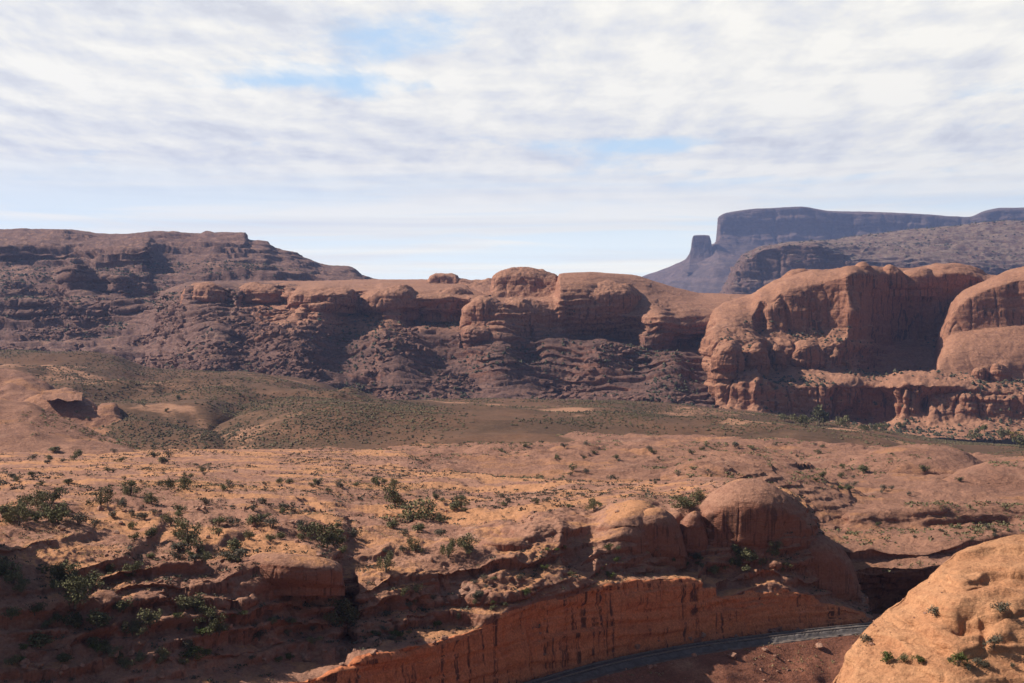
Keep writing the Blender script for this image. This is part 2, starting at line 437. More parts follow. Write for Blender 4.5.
for px, t in [(682, 263), (687, 257), (690, 251), (691.5, 244), (692.5, 237), (694.5, 235.3), (703, 235), (709, 235.4), (710.5, 239), (711.5, 247), (713.5, 257)]:
    sp.append((px, [(272, 5560), (258 if t < 256 else t + 4, 5690), (max(t + 1, min(t + 12, 250)), 5720), (t + 0.6, 5735), (t, 5760), (t + 2, 5810), (275, 5900)]))
sheet('butte', M['far'], sp, 120, [12, 14, 20, 4, 6, 10], noise=((60, 1.5, 3),), strata=((30, 4, 2),), joints=((35, 4),), seed=2.1, tagname='butte', mul=[1, 1, .5, .3, .3, .3, .3], label='small square butte standing left of the far mesa')

# dark mesa in front of it
m2 = []
for px, rim, sky in [(700, 300, 299), (716, 298, 297), (722, 293, 292), (735, 270, 268), (745, 258, 256), (765, 249.5, 248), (790, 245.5, 243), (815, 244, 240.5), (830, 250, 239.5), (860, 258, 235.5), (900, 262, 231),
                     (950, 265, 226), (990, 267, 222), (1024, 270, 220), (1150, 276, 214), (1400, 280, 220)]:
    m2.append((px, [(315, 2700), (296 if rim < 292 else rim + 3, 2950), (rim + 1, 3010), (rim, 3030), ((rim + sky) / 2, 3250), (sky, 3600), (sky + 6, 3900), (320, 4300)]))
sheet('terraced_mesa', M['mesa2'], m2, 620, [14, 46, 4, 34, 40, 8, 6], noise=((110, 6, 4), (22, 2.6, 4)), strata=((16, 6, 3.5), (7, 4, 3)), joints=((45, 13), (18, 4)), terr=(9, 0.9, 5), seed=3.7, mul=[1, 1, 1, .8, 1, .4, .4, .4], label='dark cliffed mesa with a slabby sloping top')

# left stepped mesa
lm = []
bands = {
    -420: [(365, 1100), (322, 1200), (306, 1206), (301, 1300), (292, 1330), (282, 1430), (264, 1570), (252, 1580), (246, 1710), (240, 1880), (238, 2000), (320, 2500)],
    -150: [(365, 1100), (320, 1210), (304, 1218), (300, 1300), (291, 1330), (281, 1430), (263, 1570), (250, 1580), (244, 1710), (236, 1880), (233, 2000), (320, 2500)],
    0: [(362, 1080), (318, 1220), (303, 1228), (299, 1300), (290, 1312), (281, 1420), (262, 1560), (249, 1572), (243, 1700), (233, 1880), (230.5, 2000), (320, 2500)],
    36: [(362, 1080), (318, 1220), (304, 1228), (300, 1310), (292, 1340), (279, 1430), (262, 1580), (250, 1592), (243, 1700), (233, 1880), (229.5, 2000), (320, 2500)],
    62: [(362, 1080), (317, 1222), (305, 1228), (300, 1310), (294, 1345), (280, 1430), (264, 1560), (250, 1590), (243, 1700), (232, 1880), (229.5, 2000), (320, 2500)],
    70: [(362, 1080), (316, 1222), (305, 1228), (299, 1300), (295, 1318), (271, 1330), (264, 1540), (251, 1590), (244, 1700), (234, 1880), (230, 2000), (320, 2500)],
    84: [(362, 1080), (316, 1222), (304, 1228), (299, 1300), (295, 1324), (268, 1340), (266, 1530), (252, 1580), (245, 1700), (236, 1880), (231.5, 2000), (320, 2500)],
    96: [(363, 1080), (316, 1222), (304, 1228), (299, 1300), (295, 1335), (275, 1352), (269, 1500), (252, 1560), (245, 1700), (238, 1880), (233.5, 2000), (320, 2500)],
    118: [(364, 1080), (316, 1222), (304, 1230), (299, 1300), (296, 1325), (276, 1336), (270, 1500), (250, 1545), (244, 1700), (238, 1880), (234.5, 2000), (320, 2500)],
    132: [(366, 1080), (315, 1222), (304, 1232), (299, 1300), (294, 1345), (282, 1400), (269, 1500), (248, 1545), (243, 1700), (237, 1880), (233.5, 2000), (320, 2500)],
    146: [(368, 1080), (314, 1225), (305, 1245), (299, 1310), (291, 1380), (281, 1430), (267, 1510), (248, 1550), (242, 1700), (236, 1880), (232, 2000), (320, 2500)],
    156: [(370, 1080), (325, 1190), (310, 1250), (300, 1330), (291, 1400), (281, 1460), (268, 1560), (258, 1640), (246, 1740), (236, 1880), (231.5, 2000), (320, 2500)],
    185: [(374, 1060), (335, 1150), (312, 1230), (300, 1320), (291, 1400), (281, 1460), (270, 1560), (258, 1680), (246, 1780), (238, 1900), (233, 2000), (320, 2500)],
    200: [(374, 1060), (335, 1150), (312, 1230), (300, 1320), (291, 1400), (281, 1460), (270, 1560), (258, 1680), (246, 1780), (238, 1900), (234, 2000), (320, 2500)],
    206: [(374, 1060), (335, 1150), (312, 1230), (300, 1320), (291, 1400), (281, 1460), (270, 1560), (258, 1680), (246, 1780), (238, 1900), (231, 2000), (320, 2500)],
    216: [(376, 1060), (335, 1150), (312, 1230), (300, 1320), (291, 1400), (281, 1460), (270, 1560), (258, 1680), (246, 1780), (238, 1900), (233, 2000), (320, 2500)],
    244: [(380, 1060), (340, 1150), (315, 1230), (300, 1320), (291, 1400), (281, 1460), (271, 1560), (261, 1680), (250, 1780), (238, 1900), (233, 2000), (320, 2500)],
    248: [(380, 1060), (340, 1150), (315, 1230), (300, 1320), (291, 1400), (281, 1460), (272, 1560), (262, 1680), (252, 1780), (243, 1900), (239.5, 2000), (320, 2500)],
    266: [(384, 1060), (340, 1150), (315, 1230), (300, 1320), (291, 1400), (281, 1460), (273, 1560), (264, 1680), (254, 1780), (246, 1900), (241.5, 2000), (320, 2500)],
    274: [(384, 1060), (340, 1150), (315, 1230), (300, 1320), (291, 1400), (281, 1460), (274, 1560), (266, 1680), (258, 1780), (251, 1900), (247.5, 2000), (320, 2500)],
    298: [(386, 1060), (340, 1150), (315, 1230), (300, 1320), (291, 1400), (284, 1460), (277, 1560), (270, 1680), (263, 1780), (257, 1900), (252.5, 2000), (320, 2500)],
    306: [(386, 1060), (340, 1150), (315, 1230), (300, 1320), (291, 1400), (284, 1460), (279, 1560), (273, 1680), (267, 1780), (261, 1900), (258, 2000), (320, 2500)],
    322: [(390, 1060), (340, 1150), (315, 1230), (300, 1320), (292, 1400), (286, 1460), (281, 1560), (277, 1680), (272, 1780), (267, 1900), (264, 2000), (320, 2500)],
    350: [(390, 1060), (340, 1150), (315, 1230), (300, 1320), (293, 1400), (288, 1460), (284, 1560), (280, 1680), (276, 1780), (271, 1900), (267.5, 2000), (320, 2500)],
    364: [(394, 1060), (340, 1150), (315, 1230), (300, 1320), (294, 1400), (290, 1460), (287, 1560), (284, 1680), (281, 1780), (278, 1900), (275.5, 2000), (320, 2500)],
    374: [(394, 1060), (340, 1150), (315, 1230), (302, 1320), (297, 1400), (293, 1460), (290, 1560), (287, 1680), (284, 1780), (281, 1900), (279.5, 2000), (320, 2500)],
    450: [(394, 1060), (345, 1150), (325, 1230), (312, 1320), (307, 1400), (303, 1460), (300, 1560), (297, 1680), (294, 1780), (292, 1900), (290, 2000), (325, 2500)]}
lm = [(k, v) for k, v in bands.items()]
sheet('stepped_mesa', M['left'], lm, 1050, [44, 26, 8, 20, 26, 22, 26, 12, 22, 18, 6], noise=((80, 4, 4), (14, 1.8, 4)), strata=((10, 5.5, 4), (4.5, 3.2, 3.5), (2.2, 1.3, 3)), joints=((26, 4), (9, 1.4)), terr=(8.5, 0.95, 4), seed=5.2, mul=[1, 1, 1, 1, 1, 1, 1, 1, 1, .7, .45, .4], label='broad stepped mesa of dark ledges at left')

# middle ledge with its rounded rim and talus apron
mid = {
    120: [(385, 1130), (372, 1130), (350, 1160), (330, 1200), (318, 1250), (310, 1280), (308, 1300), (306, 1330), (305, 1360), (304, 1400), (330, 1600)],
    150: [(385, 1020), (370, 1050), (345, 1110), (326, 1160), (312, 1210), (303, 1270), (301, 1290), (299, 1310), (298, 1340), (297, 1380), (330, 1600)],
    176: [(387, 960), (373, 1000), (347, 1060), (325, 1100), (308, 1130), (298, 1160), (293, 1180), (290, 1210), (288, 1280), (286, 1380), (320, 1600)],
    190: [(390, 940), (375, 980), (350, 1035), (325, 1075), (308, 1100), (300, 1112), (287, 1120), (284.5, 1170), (283, 1260), (282, 1400), (320, 1600)],
    222: [(392, 930), (378, 975), (350, 1030), (325, 1070), (309, 1095), (301, 1110), (287, 1116), (284.5, 1170), (283, 1260), (281.5, 1400), (320, 1600)],
    236: [(394, 930), (380, 975), (352, 1030), (328, 1065), (314, 1085), (306, 1092), (290, 1105), (285, 1160), (283, 1260), (281, 1400), (320, 1600)],
    250: [(395, 925), (382, 970), (355, 1025), (328, 1060), (309, 1090), (299, 1112), (286, 1112), (284, 1160), (282.5, 1260), (281, 1400), (320, 1600)],
    284: [(396, 925), (384, 970), (355, 1025), (328, 1060), (309, 1088), (299, 1110), (286, 1112), (284, 1160), (282.5, 1260), (280.5, 1400), (320, 1600)],
    296: [(398, 920), (386, 965), (358, 1015), (336, 1045), (322, 1062), (314, 1075), (298, 1095), (288, 1140), (283, 1240), (280.5, 1400), (320, 1600)],
    302: [(400, 915), (388, 960), (358, 1012), (336, 1040), (320, 1056), (305, 1062), (304, 1080), (292, 1086), (286, 1160), (280.5, 1400), (320, 1600)],
    322: [(402, 910), (390, 955), (362, 1010), (340, 1035), (321, 1050), (305, 1055), (304, 1076), (289, 1084), (285, 1160), (280.5, 1400), (320, 1600)],
    342: [(403, 910), (393, 955), (364, 1010), (340, 1040), (322, 1062), (306, 1070), (305, 1090), (293, 1096), (286, 1170), (280.5, 1400), (320, 1600)],
    354: [(405, 905), (395, 950), (366, 1010), (340, 1045), (320, 1080), (312, 1095), (300, 1104), (290, 1112), (286, 1180), (280, 1400), (320, 1600)],
    374: [(408, 900), (400, 945), (368, 1010), (340, 1050), (320, 1080), (312, 1092), (300, 1098), (290, 1106), (286, 1180), (280, 1400), (320, 1600)],
    382: [(408, 900), (402, 940), (370, 1005), (345, 1040), (325, 1065), (308, 1080), (296, 1084), (289, 1100), (285, 1180), (280, 1400), (320, 1600)],
    400: [(408, 900), (403, 940), (372, 1005), (350, 1035), (328, 1060), (308, 1082), (297, 1086), (290, 1100), (285.5, 1180), (280, 1400), (320, 1600)],
    416: [(410, 900), (404, 940), (376, 1000), (352, 1030), (330, 1055), (318, 1092), (300, 1085), (292, 1098), (286, 1180), (280, 1400), (320, 1600)],
    450: [(410, 900), (404, 940), (378, 1000), (354, 1030), (332, 1050), (318, 1100), (299, 1085), (292, 1098), (286, 1180), (281, 1400), (320, 1600)],
    466: [(410, 900), (404, 940), (380, 998), (356, 1028), (332, 1048), (318, 1095), (301, 1080), (294, 1096), (288, 1180), (282, 1400), (320, 1600)],
    472: [(410, 900), (404, 940), (382, 995), (358, 1022), (342, 1035), (324, 1045), (305, 1050), (299, 1070), (294, 1110), (288, 1300), (320, 1600)],
    500: [(410, 900), (404, 940), (384, 990), (360, 1015), (347, 1025), (326, 1040), (305, 1046), (300, 1064), (297.5, 1098), (299, 1150), (320, 1600)],
    530: [(410, 900), (404, 940), (385, 990), (362, 1015), (348, 1026), (332, 1042), (306, 1048), (301, 1064), (298, 1098), (299, 1150), (320, 1600)],
    552: [(410, 900), (404, 940), (386, 990), (364, 1012), (346, 1028), (332, 1050), (312, 1052), (303, 1064), (298, 1098), (298, 1150), (320, 1600)],
    560: [(410, 900), (404, 940), (386, 990), (364, 1012), (346, 1028), (334, 1052), (308, 1050), (287, 1062), (277, 1090), (274, 1180), (320, 1500)],
    585: [(410, 900), (404, 940), (386, 990), (364, 1012), (346, 1028), (336, 1070), (314, 1052), (290, 1060), (277, 1090), (272, 1180), (320, 1500)],
    610: [(410, 900), (404, 940), (387, 985), (366, 1008), (346, 1026), (337, 1075), (316, 1056), (294, 1066), (279, 1100), (274, 1190), (320, 1500)],
    634: [(410, 900), (405, 940), (388, 980), (368, 1005), (348, 1022), (338, 1066), (318, 1060), (302, 1075), (286, 1120), (276, 1200), (320, 1500)],
    644: [(410, 900), (406, 940), (388, 980), (370, 1002), (356, 1014), (345, 1032), (320, 1048), (304, 1070), (288, 1125), (278, 1210), (320, 1500)],
    662: [(412, 900), (407, 940), (390, 975), (372, 1000), (358, 1012), (347, 1036), (322, 1036), (309, 1062), (296, 1122), (284, 1210), (320, 1500)],
    680: [(412, 900), (408, 940), (392, 975), (374, 1000), (358, 1014), (346, 1056), (332, 1045), (315, 1062), (300, 1120), (289, 1220), (320, 1500)],
    705: [(414, 900), (410, 940), (394, 975), (376, 1000), (360, 1020), (342, 1066), (330, 1060), (316, 1075), (302, 1130), (294, 1240), (320, 1500)],
    740: [(416, 920), (412, 960), (396, 1000), (378, 1030), (362, 1050), (345, 1080), (330, 1085), (312, 1100), (302, 1150), (294, 1260), (320, 1500)],
    800: [(420, 1000), (414, 1040), (400, 1080), (380, 1100), (365, 1120), (350, 1140), (335, 1150), (320, 1170), (310, 1220), (300, 1320), (320, 1500)]}
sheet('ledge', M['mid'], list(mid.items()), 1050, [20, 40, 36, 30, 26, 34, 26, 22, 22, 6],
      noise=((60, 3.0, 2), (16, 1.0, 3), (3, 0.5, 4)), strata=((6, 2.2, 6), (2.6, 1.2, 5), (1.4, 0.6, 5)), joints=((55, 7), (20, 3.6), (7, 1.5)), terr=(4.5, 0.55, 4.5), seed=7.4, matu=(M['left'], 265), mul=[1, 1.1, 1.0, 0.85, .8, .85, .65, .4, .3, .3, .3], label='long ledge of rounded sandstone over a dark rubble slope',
      dents=((215, 345, 24, 26, 9), (250, 335, 10, 24, -4), (290, 350, 26, 28, 14), (345, 345, 18, 24, -7), (395, 358, 22, 24, 10), (440, 360, 16, 20, -4), (500, 365, 20, 22, 9), (530, 350, 12, 12, -5), (560, 372, 18, 20, -5), (600, 362, 18, 18, 8), (640, 365, 14, 14, -4), (675, 372, 16, 18, 6), (400, 325, 14, 8, -6), (370, 385, 20, 12, -6), (470, 388, 40, 9, -6), (590, 388, 50, 8, -5)))
dm = []
for px, b, t in [(491, 293, 291), (493, 293, 284), (496, 293, 276), (504, 294, 270.5), (516, 294, 268), (528, 294, 267.5), (540, 294, 270), (550, 294, 274), (556, 293, 276), (562, 292, 284), (568, 292, 291)]:
    dm.append((px, [(302, 1096), (b + 2, 1110), ((b * 2 + t) / 3, 1116), ((b + t * 2) / 3, 1120), (t + 1, 1135), (t, 1160), (t + 4, 1200), (310, 1260)]))
sheet('sandstone_dome', M['mid'], dm, 180, [8, 20, 20, 14, 10, 8, 8], noise=((24, 2.2, 3), (5, 0.7, 3)), strata=((5, 1.2, 2),), joints=((14, 1.2),), seed=8.8)
kn = []
for px, t in [(420, 286), (428, 281), (431, 275.5), (436, 273.5), (446, 273.5), (455, 275), (459, 278.5), (468, 280), (480, 281), (490, 279.5), (497, 280), (505, 287)]:
    kn.append((px, [(296, 1180), (289, 1240), (max(283.5, t + 1), 1262), (t + 0.7, 1268), (t, 1290), (t + 3, 1340), (310, 1420)]))
sheet('sandstone_knob', M['mid'], kn, 160, [8, 10, 14, 6, 8, 8], noise=((24, 1.6, 3), (6, 0.8, 3)), strata=((5, 1.2, 2),), seed=9.1)

# right wall of great rounded buttresses
rt = {
    701: [(430, 1000), (412, 1010), (402, 1015), (384, 1020), (372, 1028), (362, 1035), (350, 1045), (340, 1060), (330, 1090), (322, 1150), (330, 1350)],
    707: [(430, 930), (414, 960), (403, 975), (380, 985), (371, 992), (366, 997), (350, 1005), (337, 1020), (326, 1055), (316, 1130), (330, 1350)],
    716: [(430, 910), (414, 950), (403, 966), (376, 974), (369, 982), (365, 986), (344, 996), (333, 1012), (318, 1050), (306, 1130), (325, 1350)],
    735: [(430, 900), (415, 945), (404, 960), (375, 967), (368, 978), (363, 983), (342, 994), (330, 1018), (313, 1058), (299, 1140), (325, 1350)],
    752: [(430, 900), (416, 942), (405, 958), (377, 965), (369, 980), (363, 986), (342, 1000), (329, 1034), (308, 1072), (294, 1150), (325, 1350)],
    761: [(430, 900), (417, 940), (407, 956), (381, 965), (371, 992), (365, 1000), (343, 1012), (331, 1060), (300, 1072), (288, 1130), (325, 1350)],
    768: [(431, 900), (418, 940), (409, 958), (384, 966), (372, 1005), (366, 1012), (344, 1024), (332, 1052), (304, 1064), (284.5, 1130), (325, 1350)],
    780: [(432, 900), (419, 940), (411, 960), (386, 966), (371, 1015), (366, 1020), (344, 1030), (332, 1054), (293, 1066), (279.5, 1140), (325, 1350)],
    800: [(433, 900), (421, 940), (413, 962), (386, 966), (370, 1020), (366, 1026), (346, 1034), (332, 1055), (287, 1068), (273.5, 1145), (325, 1350)],
    820: [(434, 900), (422, 940), (415, 965), (387, 966), (370, 1025), (366, 1030), (346, 1040), (331, 1056), (284, 1069), (270.5, 1145), (325, 1350)],
    838: [(435, 900), (424, 940), (417, 970), (387, 968), (370, 1030), (366, 1034), (344, 1040), (330, 1053), (278, 1065), (268, 1130), (325, 1350)],
    848: [(436, 900), (425, 940), (418, 975), (387, 970), (370, 1034), (367, 1038), (344, 1042), (330, 1050), (275, 1058), (265.8, 1120), (325, 1350)],
    858: [(436, 900), (426, 940), (419, 980), (387, 974), (371, 1040), (368, 1044), (348, 1050), (334, 1056), (276, 1064), (265.3, 1130), (325, 1350)],
    866: [(436, 900), (427, 940), (419, 985), (387, 978), (371, 1060), (368, 1066), (349, 1066), (336, 1076), (277, 1080), (265.8, 1145), (325, 1350)],
    880: [(436, 900), (427, 940), (418, 980), (387, 972), (370, 1090), (367, 1096), (350, 1100), (339, 1116), (279, 1112), (266.5, 1170), (325, 1400)],
    893: [(436, 890), (427, 930), (414, 955), (386, 955), (369, 1095), (366, 1100), (351, 1128), (339, 1146), (280, 1134), (267.2, 1185), (325, 1400)],
    905: [(437, 885), (428, 925), (413, 945), (384, 950), (368, 1100), (366, 1104), (352, 1136), (338, 1160), (280, 1146), (268.5, 1200), (325, 1400)],
    935: [(438, 880), (429, 920), (412, 940), (384, 946), (368, 1090), (366, 1096), (350, 1140), (334, 1160), (277, 1150), (264, 1210), (325, 1400)],
    955: [(440, 880), (430, 915), (414, 940), (386, 946), (370, 1040), (367, 1060), (348, 1130), (330, 1160), (274, 1150), (262, 1220), (325, 1400)],
    975: [(440, 880), (430, 915), (415, 940), (388, 946), (371, 1030), (367, 1050), (348, 1130), (330, 1160), (278, 1150), (267, 1220), (325, 1400)],
    992: [(440, 880), (430, 915), (416, 938), (389, 946), (372, 1030), (367, 1050), (348, 1130), (330, 1160), (284, 1150), (274.5, 1220), (325, 1400)],
    1024: [(440, 880), (430, 915), (416, 938), (390, 946), (374, 1030), (368, 1050), (348, 1130), (330, 1160), (284, 1150), (276, 1220), (325, 1400)],
    1200: [(442, 860), (432, 900), (418, 925), (390, 932), (374, 1020), (368, 1040), (340, 1060), (320, 1080), (280, 1090), (262, 1180), (325, 1400)],
    1400: [(442, 860), (432, 900), (418, 925), (390, 932), (374, 1020), (368, 1040), (340, 1060), (320, 1080), (282, 1090), (268, 1180), (325, 1400)]}
sheet('cliff', M['wall'], list(rt.items()), 1000, [16, 22, 46, 30, 8, 40, 22, 84, 26, 8],
      noise=((40, 2.6, 3), (10, 1.3, 3), (3, 0.45, 2)), strata=((5.5, 0.9, 2.5), (2.2, 0.45, 2.5)), joints=((38, 5.5), (15, 2.6), (6, 1.1)), seed=11.5, mul=[.5, .6, 1.3, 1.3, 1.0, 1.4, 1.3, .8, .5, .4, .4], label='great rounded sandstone wall with deep shaded alcove',
      dents=((745, 358, 5, 8, 5), (792, 352, 12, 9, 4), (755, 392, 4, 14, 5), (790, 400, 5, 14, 3), (720, 388, 5, 12, 4), (815, 276, 16, 6, 3), (853, 312, 8, 14, 5), (848, 283, 7, 7, -3), (905, 398, 4, 12, 5), (928, 400, 4, 12, -5), (880, 402, 10, 12, -6)))
# nearer great dome at the right edge
dr = []
for px, bt, fb, ft, tp in [(930, 380, 378, 376, 374), (935, 374, 364, 356, 348), (939, 372, 352, 342, 334), (944, 372, 343, 332, 320), (950, 372, 338, 318, 307), (957, 372, 335, 306, 298), (968, 373, 333, 298, 289),
                           (985, 374, 331, 290, 281), (1003, 376, 329, 284, 273), (1024, 378, 327, 279, 267), (1060, 380, 325, 274, 260), (1120, 380, 325, 274, 258), (1250, 384, 335, 300, 285), (1300, 390, 380, 370, 365)]:
    s = 0 if px > 935 else 40
    dr.append((px, [(bt + 14, 985 + s), (bt, 1000 + s), ((bt + fb) / 2, 1016 + s), (fb + 1.5, 1044 + s), (fb - 1.5, 1053 + s), (ft, 1062 + s), ((ft + tp) / 2 - 0.5, 1080 + s), (tp, 1120 + s), (tp + 5, 1180 + s), (380, 1280)]))
sheet('great_dome', M['wall'], dr, 420, [10, 22, 22, 6, 60, 14, 16, 10, 8], label='smooth great dome above a pale apron at the right edge', noise=((40, 1.2, 3), (10, 0.4, 3), (3, 0.2, 2)), strata=((5, 0.6, 2.2),), joints=((18, 1.2),), seed=13.1,
      dents=((985, 374, 6, 7, 3), (1005, 371, 8, 9, 4)), tagname='great_dome')

def bluff(cx, hw, t, b, D, mat, seed, name='sandstone_dome', keep=False, flat=0.4, lean=0.0, rough=1.0, over=1.0):
    """a separate rounded head of rock"""
    wm = hw / F * D
    h = b - t
    cc = []
    for u in np.linspace(-1, 1, 17):
        k = max(0.0, 1 - abs(u) ** 2.4) ** flat
        tt = b - h * k * (1 - 0.10 * math.sin(2.3 * u + seed)) + lean * u * h
        tt = min(tt, b - 0.3)
        hh = b - tt
        d = D + wm * 0.95 * (1 - max(0.0, 1 - u * u) ** 0.5)
        cc.append((cx + hw * u, [(b + 4 + 0.1 * h, d + 0.25 * wm * over), (b, d + 0.28 * wm * over), (b - 0.22 * hh, d + 0.02 * wm), (b - 0.6 * hh, d + 0.04 * wm), (tt + 0.13 * hh, d + 0.28 * wm), (tt, d + 0.8 * wm), (tt + 0.06 * hh, d + 1.5 * wm), (b + 5, d + 2.4 * wm)]))
    return sheet('%s_%d' % (name, int(cx)), mat, cc, max(40, int(hw * 3)), [6, 10, 16, 18, 14, 8, 6], noise=((wm * 1.3, wm * 0.09 * rough, 3), (wm * 0.35, wm * 0.04 * rough, 4)), strata=((wm * 0.28, wm * 0.035 * rough, 3.5), (wm * 0.1, wm * 0.015 * rough, 3)),
                 joints=((wm * 0.7, wm * 0.07 * rough), (wm * 0.3, wm * 0.03 * rough)), seed=seed, tagname=name, keep=keep)


# heads of rock along the rim of the ledge, and the chain of domes on the right wall
for i, a_ in enumerate([(208, 28, 284, 304, 1107), (264, 30, 284.3, 305, 1101), (322, 36, 286.3, 307, 1060), (391, 34, 286.2, 313, 1079), (446, 36, 289.5, 315, 1086), (485, 24, 299, 327, 1043), (524, 36, 299.5, 331, 1044), (478, 18, 326, 343, 1026), (600, 42, 281, 320, 1058)]):
    bluff(*a_, M['mid'], 100.0 + i, rough=1.2, flat=0.3)
for i, a_ in enumerate([(800, 28, 272.5, 300, 1110, 0.45, 0.7), (864, 17, 264.2, 290, 1098, 0.45, 0.7), (893, 15, 265.2, 290, 1132, 0.45, 0.7), (952, 38, 261.5, 292, 1150, 0.5, 0.7), (918, 22, 267, 290, 1140, 0.5, 0.7),
                        (728, 17, 342, 372, 962, 0.4, 1.3), (757, 12, 344, 368, 975, 0.35, 1.2), (806, 20, 344, 368, 1018, 0.4, 1.2), (778, 10, 346, 367, 1012, 0.4, 1.2), (1000, 12, 362, 386, 975, 0.4, 1.2), (980, 9, 365, 384, 975, 0.4, 1.2)]):
    bluff(*a_[:5], M['wall'], 130.0 + i, flat=a_[5], rough=a_[6])

# sagebrush hills and the plain
h1 = []
for px, t in [(-420, 356), (-150, 352), (0, 352.5), (60, 354), (110, 357), (150, 367), (200, 371), (240, 372), (285, 377), (312, 383), (345, 394), (390, 404), (430, 410)]:
    lo = 18 * max(0.0, min(1.0, (260 - px) / 60.0))
    h1.append((px, [(470 - lo * 0.35, 560 - lo * 2.5), (440 - lo * 0.55, 600 - lo * 1.5), ((440 + t * 2) / 3, 720), ((440 + t * 4) / 5, 800), (t, 900), (t + 6, 980), (420, 1050)]))
sheet('hill_behind', M['sage'], h1, 420, [20, 36, 30, 30, 8, 6], noise=((75, 9, 2), (24, 1.8, 3)), seed=14.0, mul=[1, 1, 1, 1, .4, .4, .4], tagname='hill')
h3 = []
for px, t in [(170, 418), (200, 400), (225, 393), (250, 386), (275, 384), (300, 389), (330, 391), (345, 390), (365, 396), (385, 403), (400, 409)]:
    h3.append((px, [(450, 570), (425, 620), ((425 + t * 2) / 3, 680), (t + 4, 730), (t, 770), (t + 6, 830), (430, 880)]))
sheet('sandy_hill', M['sage'], h3, 300, [14, 24, 20, 10, 6, 6], noise=((40, 2.5, 3), (12, 0.8, 3)), seed=15.0, tagname='hill')
h2 = []
for px, t in [(60, 456), (110, 448), (140, 440), (180, 432), (215, 423), (250, 415), (300, 408), (350, 404), (400, 402), (450, 400.5), (550, 402), (640, 405), (700, 408), (760, 414), (820, 421), (870, 428), (910, 436), (940, 442), (1000, 446), (1200, 448), (1400, 450)]:
    h2.append((px, [(500, 400), (462, 470), ((462 + t * 2) / 3, 560), ((462 + t * 5) / 6, 680), (t, 860 if px > 420 else 740), (t + 5, 950 if px > 420 else 840), (450, 1020)]))
sheet('sage_plain', M['sage'], h2, 700, [12, 30, 26, 26, 6, 6], noise=((110, 5, 2), (32, 1.4, 3)), dents=((310, 424, 110, 16, 5), (140, 446, 40, 8, -3)), seed=16.0, mul=[1, 1, 1, 1, .3, .3, .3], tagname='plain')

# pale slickrock showing through the sage hills
for i, (cx, cy, w, h, D) in enumerate([(268, 394, 30, 7, 715), (358, 402, 26, 6, 690), (300, 408, 34, 4, 660), (62, 392, 20, 6, 600), (210, 400, 16, 4, 730), (375, 423, 22, 3, 620), (440, 436, 26, 4, 560)]):
    oc = []
    for u in np.linspace(-1, 1, 9):
        k = max(0.0, 1 - u * u) ** 1.3 * (0.75 + 0.25 * math.sin(4 * u + 2 * i))
        t = cy + h * 0.5 - h * k
        oc.append((cx + w * u, [(cy + h * 0.7 + 5, D - 30), (cy + h * 0.55, D - 14), (cy + h * 0.5 - h * k * 0.35, D - 8), (t + 0.4, D + 8), (t, D + 20), (t + 5, D + 50), (cy + h + 8, D + 70)]))
    sheet('outcrop_%d' % i, M['slick'], oc, int(w * 3), [6, 6, 10, 8, 6, 6], noise=((14, 1.2, 3), (4, 0.6, 4)), strata=((2, 0.7, 4), (0.9, 0.3, 3)), joints=((7, 0.8),), seed=80.0 + i, tagname='slickrock', keep=False)

# slickrock humps on the left
r1 = []
for px, t in [(-420, 396), (-150, 392), (-60, 394), (0, 400), (28, 403), (50, 412), (80, 425), (105, 435), (122, 442), (134, 450), (150, 458), (165, 470)]:
    b = max(452, t + 3)
    r1.append((px, [(max(475, t + 8), 370), (b + 3, 395), ((b * 2 + t) / 3, 415), ((b + t * 2) / 3, 435), (t + 1, 462), (t, 480), (t + 8, 510), (max(470, t + 12), 560)]))
sheet('slickrock_hump', M['slick'], r1, 420, [10, 22, 22, 22, 8, 8, 8], noise=((30, 1.5, 3), (7, 0.45, 3)), strata=((2.2, 0.5, 2.5), (0.9, 0.2, 2)), seed=17.0, tagname='slickrock')
r2 = []
for px, t in [(-10, 412), (14, 405), (28, 399), (45, 396), (62, 395), (84, 398), (93, 403), (97, 407), (102, 404), (113, 403), (119, 410), (124, 424), (130, 443), (136, 452)]:
    r2.append((px, [(max(442, t + 6), 540), (max(428, t + 4), 562), (max(t + 2, 422), 567), (max(t + 1, (422 + t) / 2), 573), (t + 1, 586), (t, 604), (t + 4, 626), (max(t + 8, 430), 660)]))
sheet('slickrock_ledge', M['slick'], r2, 200, [8, 10, 16, 14, 8, 8, 8], noise=((14, 1.0, 3), (4, 0.4, 3)), strata=((2.2, 0.6, 2.5),), joints=((8, 0.8),), seed=18.0, tagname='slickrock')
r3 = []
for px, t in [(-300, 372), (-60, 370), (-10, 372), (15, 374), (30, 378), (42, 384), (52, 392), (60, 400)]:
    r3.append((px, [(425, 560), (408, 590), ((404 + t) / 2, 610), (t + 2, 640), (t, 660), (t + 4, 700), (430, 760)]))
sheet('slickrock_shelf', M['slick'], r3, 200, [8, 20, 16, 8, 8, 8], noise=((24, 2.2, 3), (6, 0.7, 3)), strata=((3, 1.5, 3), (1.2, 0.5, 2)), seed=19.0, tagname='slickrock')

